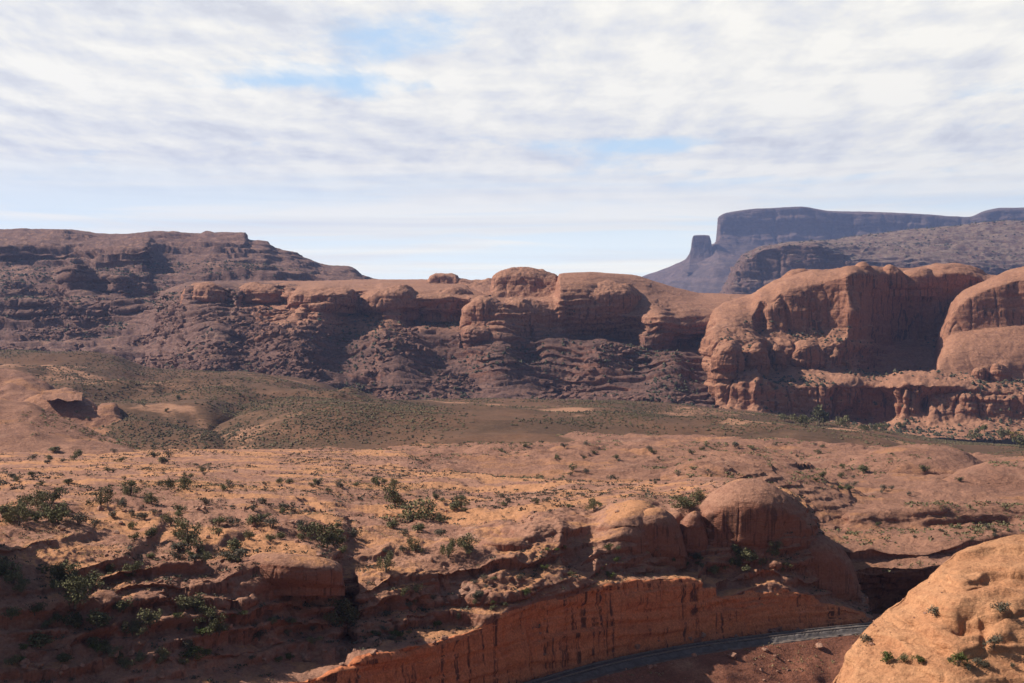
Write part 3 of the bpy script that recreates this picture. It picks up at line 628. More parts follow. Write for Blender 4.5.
# slickrock benches beyond the near mesa
bb = {
    250: [(560, 300), (520, 310), (500, 320), (490, 330), (482, 345), (476, 360), (470, 385), (464, 410), (459, 440), (455, 480), (452, 520), (462, 600)],
    380: [(560, 280), (520, 290), (500, 300), (488, 320), (480, 335), (473, 355), (466, 385), (460, 410), (455, 440), (450, 480), (447, 520), (462, 600)],
    480: [(560, 250), (530, 255), (505, 262), (495, 285), (484, 310), (473, 345), (464, 380), (457, 415), (450, 450), (444, 490), (440, 540), (458, 620)],
    560: [(560, 250), (530, 255), (505, 262), (494, 285), (482, 312), (471, 350), (461, 390), (452, 430), (445, 470), (440, 510), (436, 560), (458, 640)],
    680: [(570, 255), (535, 262), (505, 268), (492, 290), (480, 318), (470, 352), (460, 392), (452, 432), (446, 470), (441, 510), (437, 560), (458, 640)],
    760: [(600, 255), (570, 258), (540, 262), (520, 275), (505, 295), (490, 320), (474, 360), (462, 400), (452, 450), (446, 490), (441, 540), (460, 640)],
    820: [(640, 238), (600, 243), (566, 245), (548, 258), (536, 275), (523, 292), (505, 330), (485, 365), (466, 415), (453, 470), (444, 540), (460, 640)],
    850: [(660, 236), (620, 252), (572, 242), (559, 252), (548, 256), (531, 290), (514, 296), (490, 360), (468, 415), (454, 470), (445, 540), (460, 640)],
    880: [(660, 236), (622, 262), (571, 244), (558, 254), (547, 258), (531, 292), (514, 298), (494, 355), (470, 412), (455, 470), (447, 540), (460, 640)],
    930: [(660, 238), (620, 268), (568, 246), (556, 256), (545, 260), (529, 296), (512, 302), (496, 352), (470, 412), (457, 470), (449, 540), (462, 640)],
    970: [(660, 240), (612, 266), (564, 250), (552, 260), (542, 264), (527, 300), (511, 306), (496, 352), (472, 412), (462, 470), (453, 540), (465, 640)],
    1024: [(660, 240), (602, 262), (556, 252), (546, 264), (537, 268), (523, 304), (508, 310), (495, 352), (474, 412), (464, 470), (456, 540), (465, 640)],
    1200: [(660, 240), (590, 262), (535, 254), (529, 266), (522, 290), (516, 306), (505, 312), (493, 352), (474, 412), (464, 470), (457, 540), (465, 640)],
    1400: [(660, 240), (590, 262), (535, 254), (529, 266), (522, 290), (516, 306), (505, 312), (493, 352), (474, 412), (464, 470), (457, 540), (465, 640)]}
sheet('slickrock_benches', M['slick'], list(bb.items()), 1150, [10, 46, 14, 22, 26, 26, 34, 34, 26, 20, 6],
      noise=((40, 1.1, 3), (13, 0.7, 4), (3.5, 0.3, 4)), strata=((2.4, 1.0, 4), (0.9, 0.45, 3.5)), joints=((9, 0.6), (3, 0.25)), terr=(1.9, 1.0, 1.3), seed=21.0, tagname='slickrock')
hp = []
for px, b, t in [(660, 484, 474), (690, 486, 462), (720, 490, 458), (750, 497, 461), (780, 506, 467), (810, 515, 475), (840, 520, 487), (865, 522, 499), (888, 524, 513), (910, 527, 524)]:
    hp.append((px, [(b + 20, 290), (b, 298), ((2 * b + t) / 3, 302), ((b + 2 * t) / 3, 312), (t + 2, 330), (t, 345), (t + 5, 375), (520, 420)]))
sheet('slickrock_whaleback', M['slick'], hp, 460, [10, 22, 24, 22, 12, 10, 6], noise=((22, 0.8, 3), (6, 0.35, 4), (2, 0.15, 3)), strata=((2, 0.6, 3.5), (0.8, 0.3, 3)), joints=((7, 0.35),), terr=(1.4, 0.6, 1.0), seed=22.0, tagname='slickrock')
hp2 = []
for px, b, t in [(845, 470, 464), (865, 474, 453), (890, 475, 447), (920, 476, 445), (945, 477, 447), (965, 477, 453), (985, 478, 463), (1002, 479, 474)]:
    hp2.append((px, [(b + 12, 395), (b, 405), ((2 * b + t) / 3, 410), ((b + 2 * t) / 3, 424), (t + 1.5, 445), (t, 462), (t + 4, 500), (490, 540)]))
sheet('slickrock_hummock', M['slick'], hp2, 260, [8, 14, 14, 12, 8, 8, 6], noise=((20, 1.0, 3), (5, 0.35, 3)), strata=((2, 0.5, 2.5), (0.8, 0.2, 2)), seed=23.0, tagname='slickrock')
hp3 = []
for px, b, t in [(930, 490, 487), (950, 490, 474), (975, 490, 466), (1000, 489, 463), (1030, 488, 462), (1100, 488, 458), (1300, 488, 462)]:
    hp3.append((px, [(b + 12, 360), (b, 368), ((2 * b + t) / 3, 372), ((b + 2 * t) / 3, 380), (t + 1.5, 395), (t, 410), (t + 4, 440), (500, 480)]))
sheet('slickrock_swell', M['slick'], hp3, 300, [8, 12, 12, 12, 8, 8, 6], noise=((20, 1.0, 3), (5, 0.35, 3)), strata=((2, 0.5, 2.5), (0.8, 0.2, 2)), seed=24.0, tagname='slickrock')

# the railway line: level, curving to the right
RZ = -49.0
ROAD = [(-150, 70), (-95, 94), (-60, 117), (-45, 128), (-30, 140.5), (-12, 158), (-3.4, 169), (6.2, 179.7), (11.6, 185.1), (18.8, 190.9), (26.3, 195.9), (35.5, 200.6), (45.1, 204.9), (53.2, 208), (66, 212), (82, 215), (110, 217)]
rxy = np.array(ROAD, float)
rs = np.concatenate([[0], np.cumsum(np.linalg.norm(np.diff(rxy, axis=0), axis=1))])
si = np.arange(0, rs[-1], 0.6)
RC = pchip(rs, rxy, si)
RT = np.gradient(RC, axis=0); RT /= np.linalg.norm(RT, axis=1, keepdims=True)
RN = np.stack([-RT[:, 1], RT[:, 0]], 1)               # to the left of travel = away from the camera
rpx, rpy, _ = project(np.concatenate([RC, np.full((len(RC), 1), RZ)], 1))


def droad(px):
    return np.interp(px, rpx[rpx > -600], RC[rpx > -600, 1])


# near mesa: railway cutting, shelf, upper cliff and flat sandy top
near = {
    -420: [(800, 3), (740, 3.5), (730, 5), (700, 10), (650, 14), (600, 19), (565, 26), (540, 36), (510, 62), (480, 115), (462, 220), (452, 300), (475, 420)],
    -100: [(800, 3), (740, 3.5), (728, 5), (700, 10), (650, 15), (600, 20), (565, 27), (540, 36), (510, 60), (480, 112), (462, 220), (451, 300), (475, 420)],
    0: [(800, 3), (735, 3.5), (722, 5), (694, 10), (645, 15), (598, 20), (565, 27), (540, 35), (510, 58), (482, 110), (463, 215), (451, 300), (475, 420)],
    90: [(800, 3), (732, 3.5), (716, 5), (690, 9), (645, 14), (598, 19), (568, 26), (544, 33), (512, 55), (483, 105), (463, 210), (451, 300), (475, 420)],
    180: [(780, 3), (725, 3.5), (708, 5), (680, 9), (645, 13), (600, 18), (572, 23), (549, 30), (516, 52), (484, 102), (463, 205), (450, 300), (475, 420)],
    235: [(780, 3), (720, 3.5), (699, 5), (672, 10), (642, 14), (602, 17), (573, 21), (551, 28), (520, 48), (486, 100), (464, 200), (450, 300), (475, 420)],
    300: [(780, 3), (715, 3.5), (684, 5), (662, 11), (635, 16), (604, 18), (572, 18.5), (552, 25), (522, 46), (488, 98), (466, 195), (450, 300), (475, 420)],
    335: [(770, 3), (712, 3.5), (670, 5), (655, 11), (632, 16), (606, 18), (576, 19), (555, 25), (528, 44), (490, 96), (467, 190), (450, 290), (475, 420)],
    348: [(770, 3), (710, 3.5), (665, 5), (652, 12), (632, 19), (614, 22.5), (586, 24), (563, 28), (535, 44), (493, 94), (468, 190), (450, 290), (475, 420)],
    358: [(770, 3), (708, 3.5), (661, 5), (649, 11), (632, 15), (606, 18), (583, 20), (564, 27), (538, 42), (494, 94), (468, 190), (450, 290), (475, 420)],
    400: [(760, 3), (704, 3.5), (650, 5), (642, 9), (630, 13), (600, 16), (576, 19), (556, 28), (534, 44), (497, 92), (469, 190), (451, 280), (475, 420)],
    450: [(740, 3), (698, 3.5), (637, 5), (630, 8), (620, 11), (590, 15), (562, 19), (546, 28), (528, 44), (499, 88), (472, 170), (480, 250), (540, 350)],
    500: [(730, 3), (690, 3.5), (618, 5), (610, 5.8), (602, 7), (575, 11.5), (552, 17), (538, 26), (522, 42), (501, 80), (478, 150), (500, 200), (560, 300)],
    535: [(715, 3), (681, 3.5), (606, 5), (598, 5.6), (590, 6.6), (562, 11.5), (536, 18), (527, 23), (516, 36), (500, 70), (480, 130), (500, 180), (570, 260)],
    560: [(700, 3), (671, 3.5), (598, 5), (592, 5.5), (584, 6.5), (556, 12), (530, 18.5), (521, 24), (512, 36), (499, 66), (480, 120), (505, 170), (570, 240)],
    590: [(690, 3), (663, 3.5), (591, 5), (586, 5.6), (578, 7), (560, 11), (541, 16.5), (526, 24), (512, 36), (498, 62), (481, 110), (510, 160), (570, 220)],
    605: [(690, 3), (660, 3.5), (587, 5), (583, 6), (576, 8), (560, 11), (540, 15), (520, 22), (509, 32), (498, 60), (482, 105), (510, 150), (570, 210)],
    640: [(685, 3), (652, 3.5), (581, 5), (578, 8), (573, 11), (552, 13), (530, 17), (512, 24), (506, 32), (496, 58), (482, 100), (510, 140), (570, 200)],
    664: [(680, 3), (647, 3.5), (578, 5), (575, 9), (571, 13), (554, 16), (534, 18), (513, 24), (506, 34), (494, 58), (482, 95), (510, 135), (570, 195)],
    684: [(670, 3), (642, 3.5), (580, 5), (576, 10), (571, 15), (556, 18), (538, 20), (513, 23), (504, 32), (491, 56), (480, 90), (510, 130), (570, 190)],
    705: [(665, 3), (637, 3.5), (585, 5), (580, 9), (572, 13), (550, 16), (525, 18), (506, 22), (497, 32), (487, 52), (478, 85), (510, 125), (570, 185)],
    730: [(660, 3), (634, 3.5), (596, 5), (585, 8), (565, 12), (540, 14), (514, 15), (498, 20), (490, 30), (483, 48), (479, 78), (510, 115), (580, 175)],
    760: [(655, 3), (630, 3.5), (592, 5), (578, 8), (556, 10), (532, 12), (505, 13), (491, 18), (486, 28), (484, 44), (490, 72), (520, 105), (590, 160)],
    785: [(650, 3), (627, 3.5), (592, 5), (578, 7), (560, 9), (535, 11), (508, 13), (494, 19), (490, 27), (492, 40), (505, 66), (540, 95), (610, 140)],
    805: [(648, 3), (626, 3.5), (596, 5), (584, 7), (566, 9), (542, 11), (518, 13), (505, 19), (502, 26), (506, 38), (525, 60), (560, 85), (620, 120)],
    825: [(646, 3), (625, 3.5), (602, 5), (592, 7), (578, 9), (560, 11), (542, 13), (533, 18), (531, 24), (536, 34), (552, 52), (580, 75), (630, 100)],
    845: [(644, 3), (623, 3.5), (608, 5), (602, 7), (594, 9), (584, 11), (576, 13), (571, 17), (570, 22), (574, 30), (586, 45), (605, 60), (640, 85)],
    862: [(642, 3), (621, 3.5), (612, 5), (608, 7), (603, 9), (598, 11), (594, 13), (591, 17), (591, 21), (595, 28), (604, 40), (618, 55), (645, 80)],
    873: [(642, 3), (629, 3.5), (626, 5), (624, 7), (622, 9), (621, 11), (620, 13), (619, 17), (620, 21), (622, 28), (626, 40), (632, 55), (650, 80)],
    880: [(645, 3), (640, 3.5), (640, 5), (640, 7), (640, 9), (640, 11), (640, 13), (640, 17), (640, 21), (640, 28), (642, 40), (645, 55), (655, 80)]}
nc = [(px, [(py, droad(px) + dd) for py, dd in pr]) for px, pr in near.items()]
sheet('near_mesa', M['near'], nc, 1500, [6, 60, 8, 22, 44, 44, 34, 36, 50, 50, 40, 10],
      noise=((24, 0.7, 3), (8, 0.5, 4), (2.4, 0.26, 4), (0.8, 0.13, 2)), strata=((2.2, 0.55, 4), (0.9, 0.4, 3.5), (0.4, 0.16, 3)), joints=((6, 0.7), (2.2, 0.4), (1.0, 0.14)), terr=(2.0, 0.6, 2.2), seed=31.0, mul=[.3, .28, .7, 1.0, 1.2, 1.2, 1.1, 1, .8, .6, .45, .4, .4], calm=((752, 520, 50, 26, .8), (650, 530, 50, 28, .6), (290, 570, 50, 24, .6)), mat2=(M['cut'], 0.8, 2.05), label='near sandstone mesa with sandy top and red railway cutting',
      dents=((575, 555, 14, 14, -1.6), (560, 545, 5, 18, 1.0), (595, 565, 5, 14, 0.9), (745, 568, 22, 16, -2.0), (636, 526, 24, 20, 2.4), (690, 530, 13, 15, 2.2), (668, 540, 5, 18, -2.4), (765, 525, 5, 22, -1.0),
             (785, 522, 9, 20, 0.9), (520, 520, 12, 5, -1.0), (400, 590, 16, 10, 0.8), (450, 585, 10, 10, -0.8), (500, 572, 14, 10, 0.8), (410, 512, 22, 9, 0.9), (452, 518, 16, 5, -1.2),
             (180, 595, 10, 10, -1.5), (285, 565, 45, 9, 0.8), (290, 592, 50, 6, -1.0), (90, 600, 60, 9, 0.9), (60, 622, 60, 6, -0.9), (120, 640, 50, 8, 0.7)), tagname='near_mesa')

# rounded shoulders of slickrock standing out of the near mesa
for i, (cx, hw, t, b, dd, fl, ro) in enumerate([(642, 46, 507, 560, 14, 0.55, 0.45), (692, 18, 514, 556, 16, 0.5, 0.5), (750, 74, 487, 556, 11, 0.5, 0.42), (822, 40, 538, 600, 8, 0.6, 0.5), (290, 56, 552, 588, 16.5, 0.33, 0.5), (505, 30, 534, 560, 17, 0.45, 0.6)]):
    bluff(cx, hw, t, b, float(droad(cx)) + dd, M['near'], 160.0 + i, name='slickrock_shoulder', keep=True, flat=fl, rough=ro, over=0.6)

# railway bed and embankment below it
o0, o1, o2 = -3.4, 3.2, 4.6
nR = len(RC)


def ribbon(offs, zs, name, mat, parent=None, jit=0.0):
    """a long strip along the line; offs are distances to the far side of the centre line"""
    V = []
    for o_, z_ in zip(offs, zs):
        w = RC + RN * o_
        zz = np.full((nR, 1), z_) + (rng.normal(0, jit, (nR, 1)) if jit else 0)
        V.append(np.concatenate([w, zz], 1))
    V = np.stack(V, 1)[:, ::-1]
    k = len(offs)
    idx = np.arange(nR * k).reshape(nR, k)
    fc = np.stack([idx[:-1, :-1], idx[:-1, 1:], idx[1:, 1:], idx[1:, :-1]], -1).reshape(-1, 4)[:, ::-1]
    return link_mesh(name, V.reshape(-1, 3), fc, mat, parent, smooth=False)


railway = bpy.data.objects.new('railway', None)
COL.objects.link(railway)
railway['kind'] = 'structure'
ribbon([-2.2, -1.8, -1.35, 1.35, 1.8, 2.6], [RZ - 0.10, RZ + 0.05, RZ + 0.35, RZ + 0.35, RZ + 0.05, RZ - 0.1], 'ballast', M['ballast'], railway, 0.04)
ribbon([-3.3, -2.9, -2.15], [RZ - 0.4, RZ + 0.02, RZ - 0.06], 'gravel_shoulder', M['shoulder'], railway, 0.06)
ribbon([2.5, 5.5, 9], [RZ - 0.06, RZ + 0.1, RZ - 0.4], 'ditch', M['bank'], railway, 0.08)
for s in (-0.72, 0.72):
    a = RC + RN * (s - 0.07); b_ = RC + RN * (s + 0.07)
    V = np.stack([np.c_[a, np.full(nR, RZ + 0.36)], np.c_[a, np.full(nR, RZ + 0.54)], np.c_[b_, np.full(nR, RZ + 0.54)], np.c_[b_, np.full(nR, RZ + 0.36)]], 1)
    idx = np.arange(nR * 4).reshape(nR, 4)
    fc = np.concatenate([np.stack([idx[:-1, j], idx[1:, j], idx[1:, (j + 1) % 4], idx[:-1, (j + 1) % 4]], -1) for j in range(4)])
    link_mesh('rail', V.reshape(-1, 3), fc, M['steel'], railway, smooth=False)
# sleepers: too many and too small to tell apart
bx = np.array([(x, y, z) for x in (-0.12, 0.12) for y in (-1.2, 1.2) for z in (0, 0.13)], float)
bf = np.array([(0, 1, 3, 2), (4, 6, 7, 5), (0, 4, 5, 1), (2, 3, 7, 6), (1, 5, 7, 3), (0, 2, 6, 4)])
VV, FF = [], []
for i in range(20, nR - 1):
    p = RC[i]; t = RT[i]; n_ = RN[i]
    w = p + bx[:, :1] * t + bx[:, 1:2] * n_
    VV.append(np.c_[w, bx[:, 2] + RZ + 0.25]); FF.append(bf + 8 * len(FF))
slp = link_mesh('sleepers', np.concatenate(VV), np.concatenate(FF), M['sleeper'], railway, smooth=False)
slp['kind'] = 'stuff'

# embankment falling from the shoulder towards the camera
sel = np.where((rpx > -500) & (rpx < 1150))[0][::1]
offs = np.concatenate([[-2.9], np.linspace(-3.2, -75, 190)])
E = np.zeros((len(sel), len(offs), 3))
for j, o_ in enumerate(offs):
    E[:, j, :2] = RC[sel] + RN[sel] * o_
    dd = -(o_ + 3.2)
    E[:, j, 2] = RZ - 0.06 if o_ > -3.1 else RZ - 0.12 - 0.52 * dd + 0.0035 * dd * dd
gul = fbm(E * np.array([1, 1, 0.2]), 9, 3, 0.5, 40)
fade = np.clip(-(offs + 3.6) / 6, 0, 1)[None]
E[..., 2] += (gul * 1.5 + fbm(E, 2.6, 4, 0.62, 41) * 0.6) * fade
idx = np.arange(E.shape[0] * E.shape[1]).reshape(E.shape[:2])
fc = np.stack([idx[:-1, :-1], idx[:-1, 1:], idx[1:, 1:], idx[1:, :-1]], -1).reshape(-1, 4)
emb = link_mesh('embankment', E.reshape(-1, 3), fc, M['bank'])
emb['kind'] = 'structure'
du = np.gradient(E, axis=0); dv = np.gradient(E, axis=1)
EN = np.cross(dv, du); EN /= np.linalg.norm(EN, axis=-1, keepdims=True)
SHEETS['embankment'] = (E, EN)

# foreground slickrock at the lower right
fr = []
for px, t, D in [(815, 720, 64), (826, 694, 66), (834, 682, 67.5), (843, 668, 69), (853, 647, 70), (864, 632, 71), (876, 619, 72), (900, 600, 73), (928, 577, 74.5), (944, 562, 75.3), (957, 552, 76), (985, 542, 77.5), (1024, 532, 79), (1080, 520, 81), (1200, 505, 84), (1400, 490, 88)]:
    zs = (t - 300) / F * D
    fz = lambda py: (py, (zs + 5.0 * max(0.0, (py - t) / 170.0) ** 1.15) * F / (py - 300))
    fr.append((px, [fz(1100 + max(0, t - 690)), fz(860 + max(0, t - 690)), fz(max(765, t + 20)), fz(max(700, t + 8)), fz(max(t * 0.5 + 350, t + 5)), fz(t * 0.8 + 140 if t < 690 else t + 2.5), fz(t + 1.2), (t, D), (t + 14, D + 5), (t + 90, D + 16), (960 + max(0, t - 690), D + 30)]))
sheet('foreground_rock', M['front'], fr, 640, [8, 24, 50, 60, 60, 40, 10, 10, 14, 10],
      noise=((9, 0.35, 3), (3, 0.18, 4), (1.0, 0.07, 4), (0.35, 0.025, 2)), strata=((1.1, 0.30, 5), (0.42, 0.2, 5), (0.2, 0.08, 4)), joints=((2.6, 0.3), (1.1, 0.14)), terr=(0.8, 0.9, 0.6), seed=51.0, mul=[.5, 1, 1, .6, .8, .8, .5, .3, .3, 1, 1], label='sunlit orange slickrock in the right foreground',
      dents=((958, 602, 30, 16, 0.35), (966, 622, 15, 9, -0.75), (995, 596, 22, 7, 0.4), (985, 636, 4, 18, -0.25), (1004, 625, 14, 14, 0.3), (990, 571, 20, 2.0, -0.35), (955, 573, 12, 2.0, -0.2), (912, 622, 5, 3, -0.4), (1012, 580, 14, 6, 0.3),
             (1000, 642, 26, 3, -0.2), (930, 640, 30, 2.5, -0.15), (905, 640, 4, 2, -0.35)), tagname='foreground_rock')

# unseen fin added left of the view to throw shade on the near slope
fq, fs = np.linspace(0, 2 * math.pi, 160, endpoint=False), np.linspace(0, 1, 90)
A_, T_ = np.meshgrid(fq, fs, indexing='ij')
prof = np.where(T_ < 0.85, 1.0 - 0.12 * T_, np.sqrt(np.clip(1 - ((T_ - 0.85) / 0.15) ** 2, 0, 1)) * 0.9)
q_ = SHADE_FIN[1] + SHADE_FIN[3] * np.sign(np.cos(A_)) * np.abs(np.cos(A_)) ** 0.6 * prof
s_ = SHADE_FIN[0] + SHADE_FIN[2] * np.sign(np.sin(A_)) * np.abs(np.sin(A_)) ** 0.6 * prof
sa_, ca_ = math.sin(R(SUN_AZ)), math.cos(R(SUN_AZ))
FP = np.stack([s_ * sa_ + q_ * ca_, -s_ * ca_ + q_ * sa_, -70 + (SHADE_FIN[4] + 70) * T_], -1)
FP += (fbm(FP, 14, 4, 0.55, 60) * 1.6)[..., None] * np.array([0.7, 0.7, 0.5])
FP[..., 2] += np.where(T_ > 0.5, fbm(FP * np.array([1, 1, 0]), 16, 3, 0.5, 62) * 2.5, 0)
idx = np.arange(160 * 90).reshape(160, 90)
fin = link_mesh('added_shade_fin', FP.reshape(-1, 3), np.stack([idx[:, :-1], np.roll(idx, -1, 0)[:, :-1], np.roll(idx, -1, 0)[:, 1:], idx[:, 1:]], -1).reshape(-1, 4), M['slick'])
fin['kind'] = 'structure'

# ------------------------------------------------------------------ survey of what stands where
flatP = np.concatenate([v[0].reshape(-1, 3) for v in SHEETS.values()])
sheet_of = np.concatenate([np.full(v[0].shape[0] * v[0].shape[1], i) for i, v in enumerate(SHEETS.values())])
SNAMES = list(SHEETS)
fx, fy, fw = project(flatP)
ok = (fx > -60) & (fx < 1084) & (fy > 150) & (fy < 740) & (fw > 5)
ids = np.where(ok)[0]
cell = (np.floor(fy[ids] / 2).astype(int) + 10) * 700 + np.floor(fx[ids] / 2).astype(int) + 60
order = np.lexsort((fw[ids], cell))
cs, first = np.unique(cell[order], return_index=True)
ZB = dict(zip(cs.tolist(), ids[order][first].tolist()))


def ground_at(px, py, want=None):
    """the terrain point at that bearing"""
    best = None
    for r in range(0, 5):
        for dy in range(-r, r + 1):
            for dx in range(-r, r + 1):
                if max(abs(dx), abs(dy)) != r:
                    continue
                c = (math.floor(py / 2) + 10 + dy) * 700 + math.floor(px / 2) + 60 + dx
                if c in ZB and (want is None or SNAMES[sheet_of[ZB[c]]] in want):
                    return flatP[ZB[c]]
    return best


# ------------------------------------------------------------------ plants
def leaf_cloud(n, lobes, size, rs):
    """n small leaf clumps spread through lobes [(cx,cy,cz,r,h)]"""
    w = np.array([l[3] ** 2 * l[4] for l in lobes]); w = w / w.sum()
    pick = rs.choice(len(lobes), n, p=w)
    L = np.array(lobes)[pick]
    d = rs.normal(size=(n, 3)); d /= np.linalg.norm(d, axis=1, keepdims=True)
    rad = rs.random((n, 1)) ** 0.45
    c = L[:, :3] + d * rad * np.stack([L[:, 3], L[:, 3], L[:, 4]], 1)
    c[:, 2] = np.maximum(c[:, 2], 0.02)
    a = rs.normal(size=(n, 3)); a /= np.linalg.norm(a, axis=1, keepdims=True)
    b = np.cross(a, rs.normal(size=(n, 3))); b /= np.linalg.norm(b, axis=1, keepdims=True)
    s = size * (0.6 + 0.8 * rs.random((n, 1)))
    V = np.stack([c - a * s, c - b * s * 0.55, c + a * s, c + b * s * 0.55], 1).reshape(-1, 3)
    return V, np.arange(n * 4).reshape(-1, 4)


def limb(path, r0, r1, k=5):
    path = np.array(path, float); n = len(path)
    V = []
    for i, p in enumerate(path):
        r = r0 + (r1 - r0) * i / (n - 1)
        for j in range(k):
            t = 2 * math.pi * j / k
            V.append((p[0] + r * math.cos(t), p[1] + r * math.sin(t), p[2]))
    idx = np.arange(n * k).reshape(n, k)
    fc = np.concatenate([np.stack([idx[:-1, j], idx[:-1, (j + 1) % k], idx[1:, (j + 1) % k], idx[1:, j]], -1) for j in range(k)])
    return np.array(V), fc


def merge(parts):
    V, Fc, o = [], [], 0
    for v, f in parts:
        V.append(v); Fc.append(f + o); o += len(v)
    return np.concatenate(V), np.concatenate(Fc)


def mesh_only(name, V, Fc, mats, matidx=None):
    o = link_mesh(name, V, Fc, mats[0], smooth=False)
    me = o.data
    for m_ in mats[1:]:
        me.materials.append(m_)
    if matidx is not None:
        me.polygons.foreach_set('material_index', np.asarray(matidx, np.int32))
    bpy.data.objects.remove(o)
    return me


def shrub_lobes(rs, w=0.5, h=0.9, n=6):
    return [(rs.normal(0, w * 0.45), rs.normal(0, w * 0.45), h * (0.25 + 0.5 * rs.random()), w * (0.3 + 0.35 * rs.random()), h * (0.18 + 0.2 * rs.random())) for _ in range(n)]


def norm_width(V, h):
    lo, hi = np.percentile(V[:, :2], 4, axis=0), np.percentile(V[:, :2], 96, axis=0)
    k = 1.0 / max((hi - lo).max(), 1e-6)
    V = V.copy()
    V[:, :2] = (V[:, :2] - (lo + hi) / 2) * k
    V[:, 2] = V[:, 2] * h / np.percentile(V[:, 2], 97)
    return V


SHRUB = {}
for kind_, mat_ in (('dark', 'bush'), ('green', 'bush_green'), ('grey', 'bush_grey')):
    L = []
    for i in range(6):
        rs = np.random.default_rng(100 + i + 17 * len(kind_))
        lc = leaf_cloud(620 if kind_ != 'grey' else 430, shrub_lobes(rs, 0.5, 0.9, 9), 0.055, rs)
        parts = [(norm_width(lc[0], 0.72), lc[1])]
        nl = len(parts[0][1])
        for b in range(7):
            an = rs.random() * 6.28; ln = 0.25 + 0.2 * rs.random()
            parts.append(limb([(0, 0, -0.15), (math.cos(an) * ln * 0.4, math.sin(an) * ln * 0.4, 0.3), (math.cos(an) * ln * 0.8, math.sin(an) * ln * 0.8, 0.75)], 0.022, 0.006, 4))
        V, Fc = merge(parts)
        L.append(mesh_only('shrub', V, Fc, [M[mat_], M['wood']], [0] * nl + [1] * (len(Fc) - nl)))
    SHRUB[kind_] = L
JUN = []
for i in range(5):
    rs = np.random.default_rng(300 + i)
    lob = []
    for _ in range(15):
        zz = 0.14 + 0.66 * rs.random()
        sp = 0.30 * (1 - max(0, zz - 0.35) * 0.9)
        lob.append((rs.normal(0, sp), rs.normal(0, sp), zz, 0.20 + 0.14 * rs.random(), 0.13 + 0.11 * rs.random()))
    Vc, Fc_ = leaf_cloud(1500, lob, 0.04, rs)
    crown = mesh_only('crown', norm_width(Vc, 0.85), Fc_, [M['bush']])
    tp = [limb([(0, 0, -0.12), (0.03, 0.02, 0.18), (-0.03, 0.04, 0.42), (0.02, 0.0, 0.7)], 0.055, 0.018, 6)]
    for l in lob[:7]:
        tp.append(limb([(0, 0, 0.12 + 0.1 * rs.random()), (l[0] * 0.5, l[1] * 0.5, l[2] * 0.6), (l[0], l[1], l[2])], 0.026, 0.008, 4))
    trunk = mesh_only('trunk', *merge(tp), [M['wood']])
    JUN.append((trunk, crown))

plants = []          # (px, py, world, width, kind, zone)


def put_shrub(p, size, kind_, label, group, name='shrub', i=0, squash=1.0):
    o = bpy.data.objects.new(name, SHRUB[kind_][i % 6])
    COL.objects.link(o)
    o.location = p
    o.rotation_euler = (0, 0, random.random() * 6.28)
    o.scale = (size, size, size * squash)
    o['label'] = label; o['category'] = 'shrub'
    if group:
        o['group'] = group
    return o


def put_juniper(p, size, label, group, i=0, squash=1.0):
    e = bpy.data.objects.new('juniper_tree', None)
    COL.objects.link(e)
    e.location = p; e.rotation_euler = (0, 0, random.random() * 6.28); e.scale = (size, size, size * squash)
    t, c = JUN[i % 5]
    for nm, me in (('trunk', t), ('crown', c)):
        o = bpy.data.objects.new(nm, me); COL.objects.link(o); o.parent = e
    e['label'] = label; e['category'] = 'tree'
    if group:
        e['group'] = group
    return e


ORD = ['leftmost', 'second from left', 'third from left', 'fourth from left', 'fifth from left', 'sixth from left', 'seventh from left', 'eighth from left', 'ninth from left', 'tenth from left',
       'eleventh from left', 'twelfth from left', 'thirteenth from left', 'fourteenth from left', 'fifteenth from left', 'sixteenth from left', 'seventeenth from left', 'eighteenth from left', 'nineteenth from left', 'twentieth from left']

# prominent junipers, each with a look or a place of its own: (px, py of the foot, width in px, label)
junipers = [
    (131, 494, 20, 'small round juniper with a bare trunk, alone on pale rock at left'),
    (168, 489, 16, 'left one of the dark juniper pair behind the pale slab'),
    (183, 489, 18, 'right one of the dark juniper pair behind the pale slab'),
    (101, 505, 24, 'dark juniper on the far edge of the sandy flat beside a pale boulder'),
    (150, 502, 15, 'squat juniper just in front of the lone round juniper'),
    (327, 546, 32, 'broad olive juniper at the rim of the rounded slab in mid mesa'),
    (384, 570, 26, 'grey green juniper at the head of the dark crevice'),
    (394, 486, 12, 'upright little juniper behind the largest dark thicket'),
    (410, 520, 54, 'largest dark spreading thicket beside the low shaded ledge'),
    (394, 506, 26, 'bright topped juniper at the left end of the largest thicket'),
    (343, 622, 34, 'shaded juniper deep in the dark crevice below the slab'),
    (18, 524, 34, 'tall dark juniper at the left edge where the cast shadow begins'),
    (45, 512, 26, 'bushy juniper behind the tall dark one at the left edge'),
    (188, 545, 34, 'leafy dark juniper in the middle of the sandy flat'),
    (440, 520, 22, 'low dark juniper hugging the shaded ledge right of the thicket'),
    (461, 506, 16, 'small juniper on the sand between thicket and pale dome'),
    (448, 556, 24, 'left one of two olive junipers on the pale slickrock shelf'),
    (466, 552, 24, 'right one of two olive junipers on the pale slickrock shelf'),
    (414, 550, 18, 'grey olive juniper left of the pair on the slickrock shelf'),
    (697, 502, 20, 'rounded juniper atop the pale dome above the red wall'),
    (682, 507, 30, 'low spreading juniper left of the rounded one on the pale dome'),
    (592, 510, 18, 'small juniper on the slickrock flat behind the pale dome'),
    (75, 605, 40, 'dark juniper on the shaded ledge at lower left'),
    (210, 630, 30, 'spiky dark juniper at the edge of the cast shadow, lower middle left'),
]
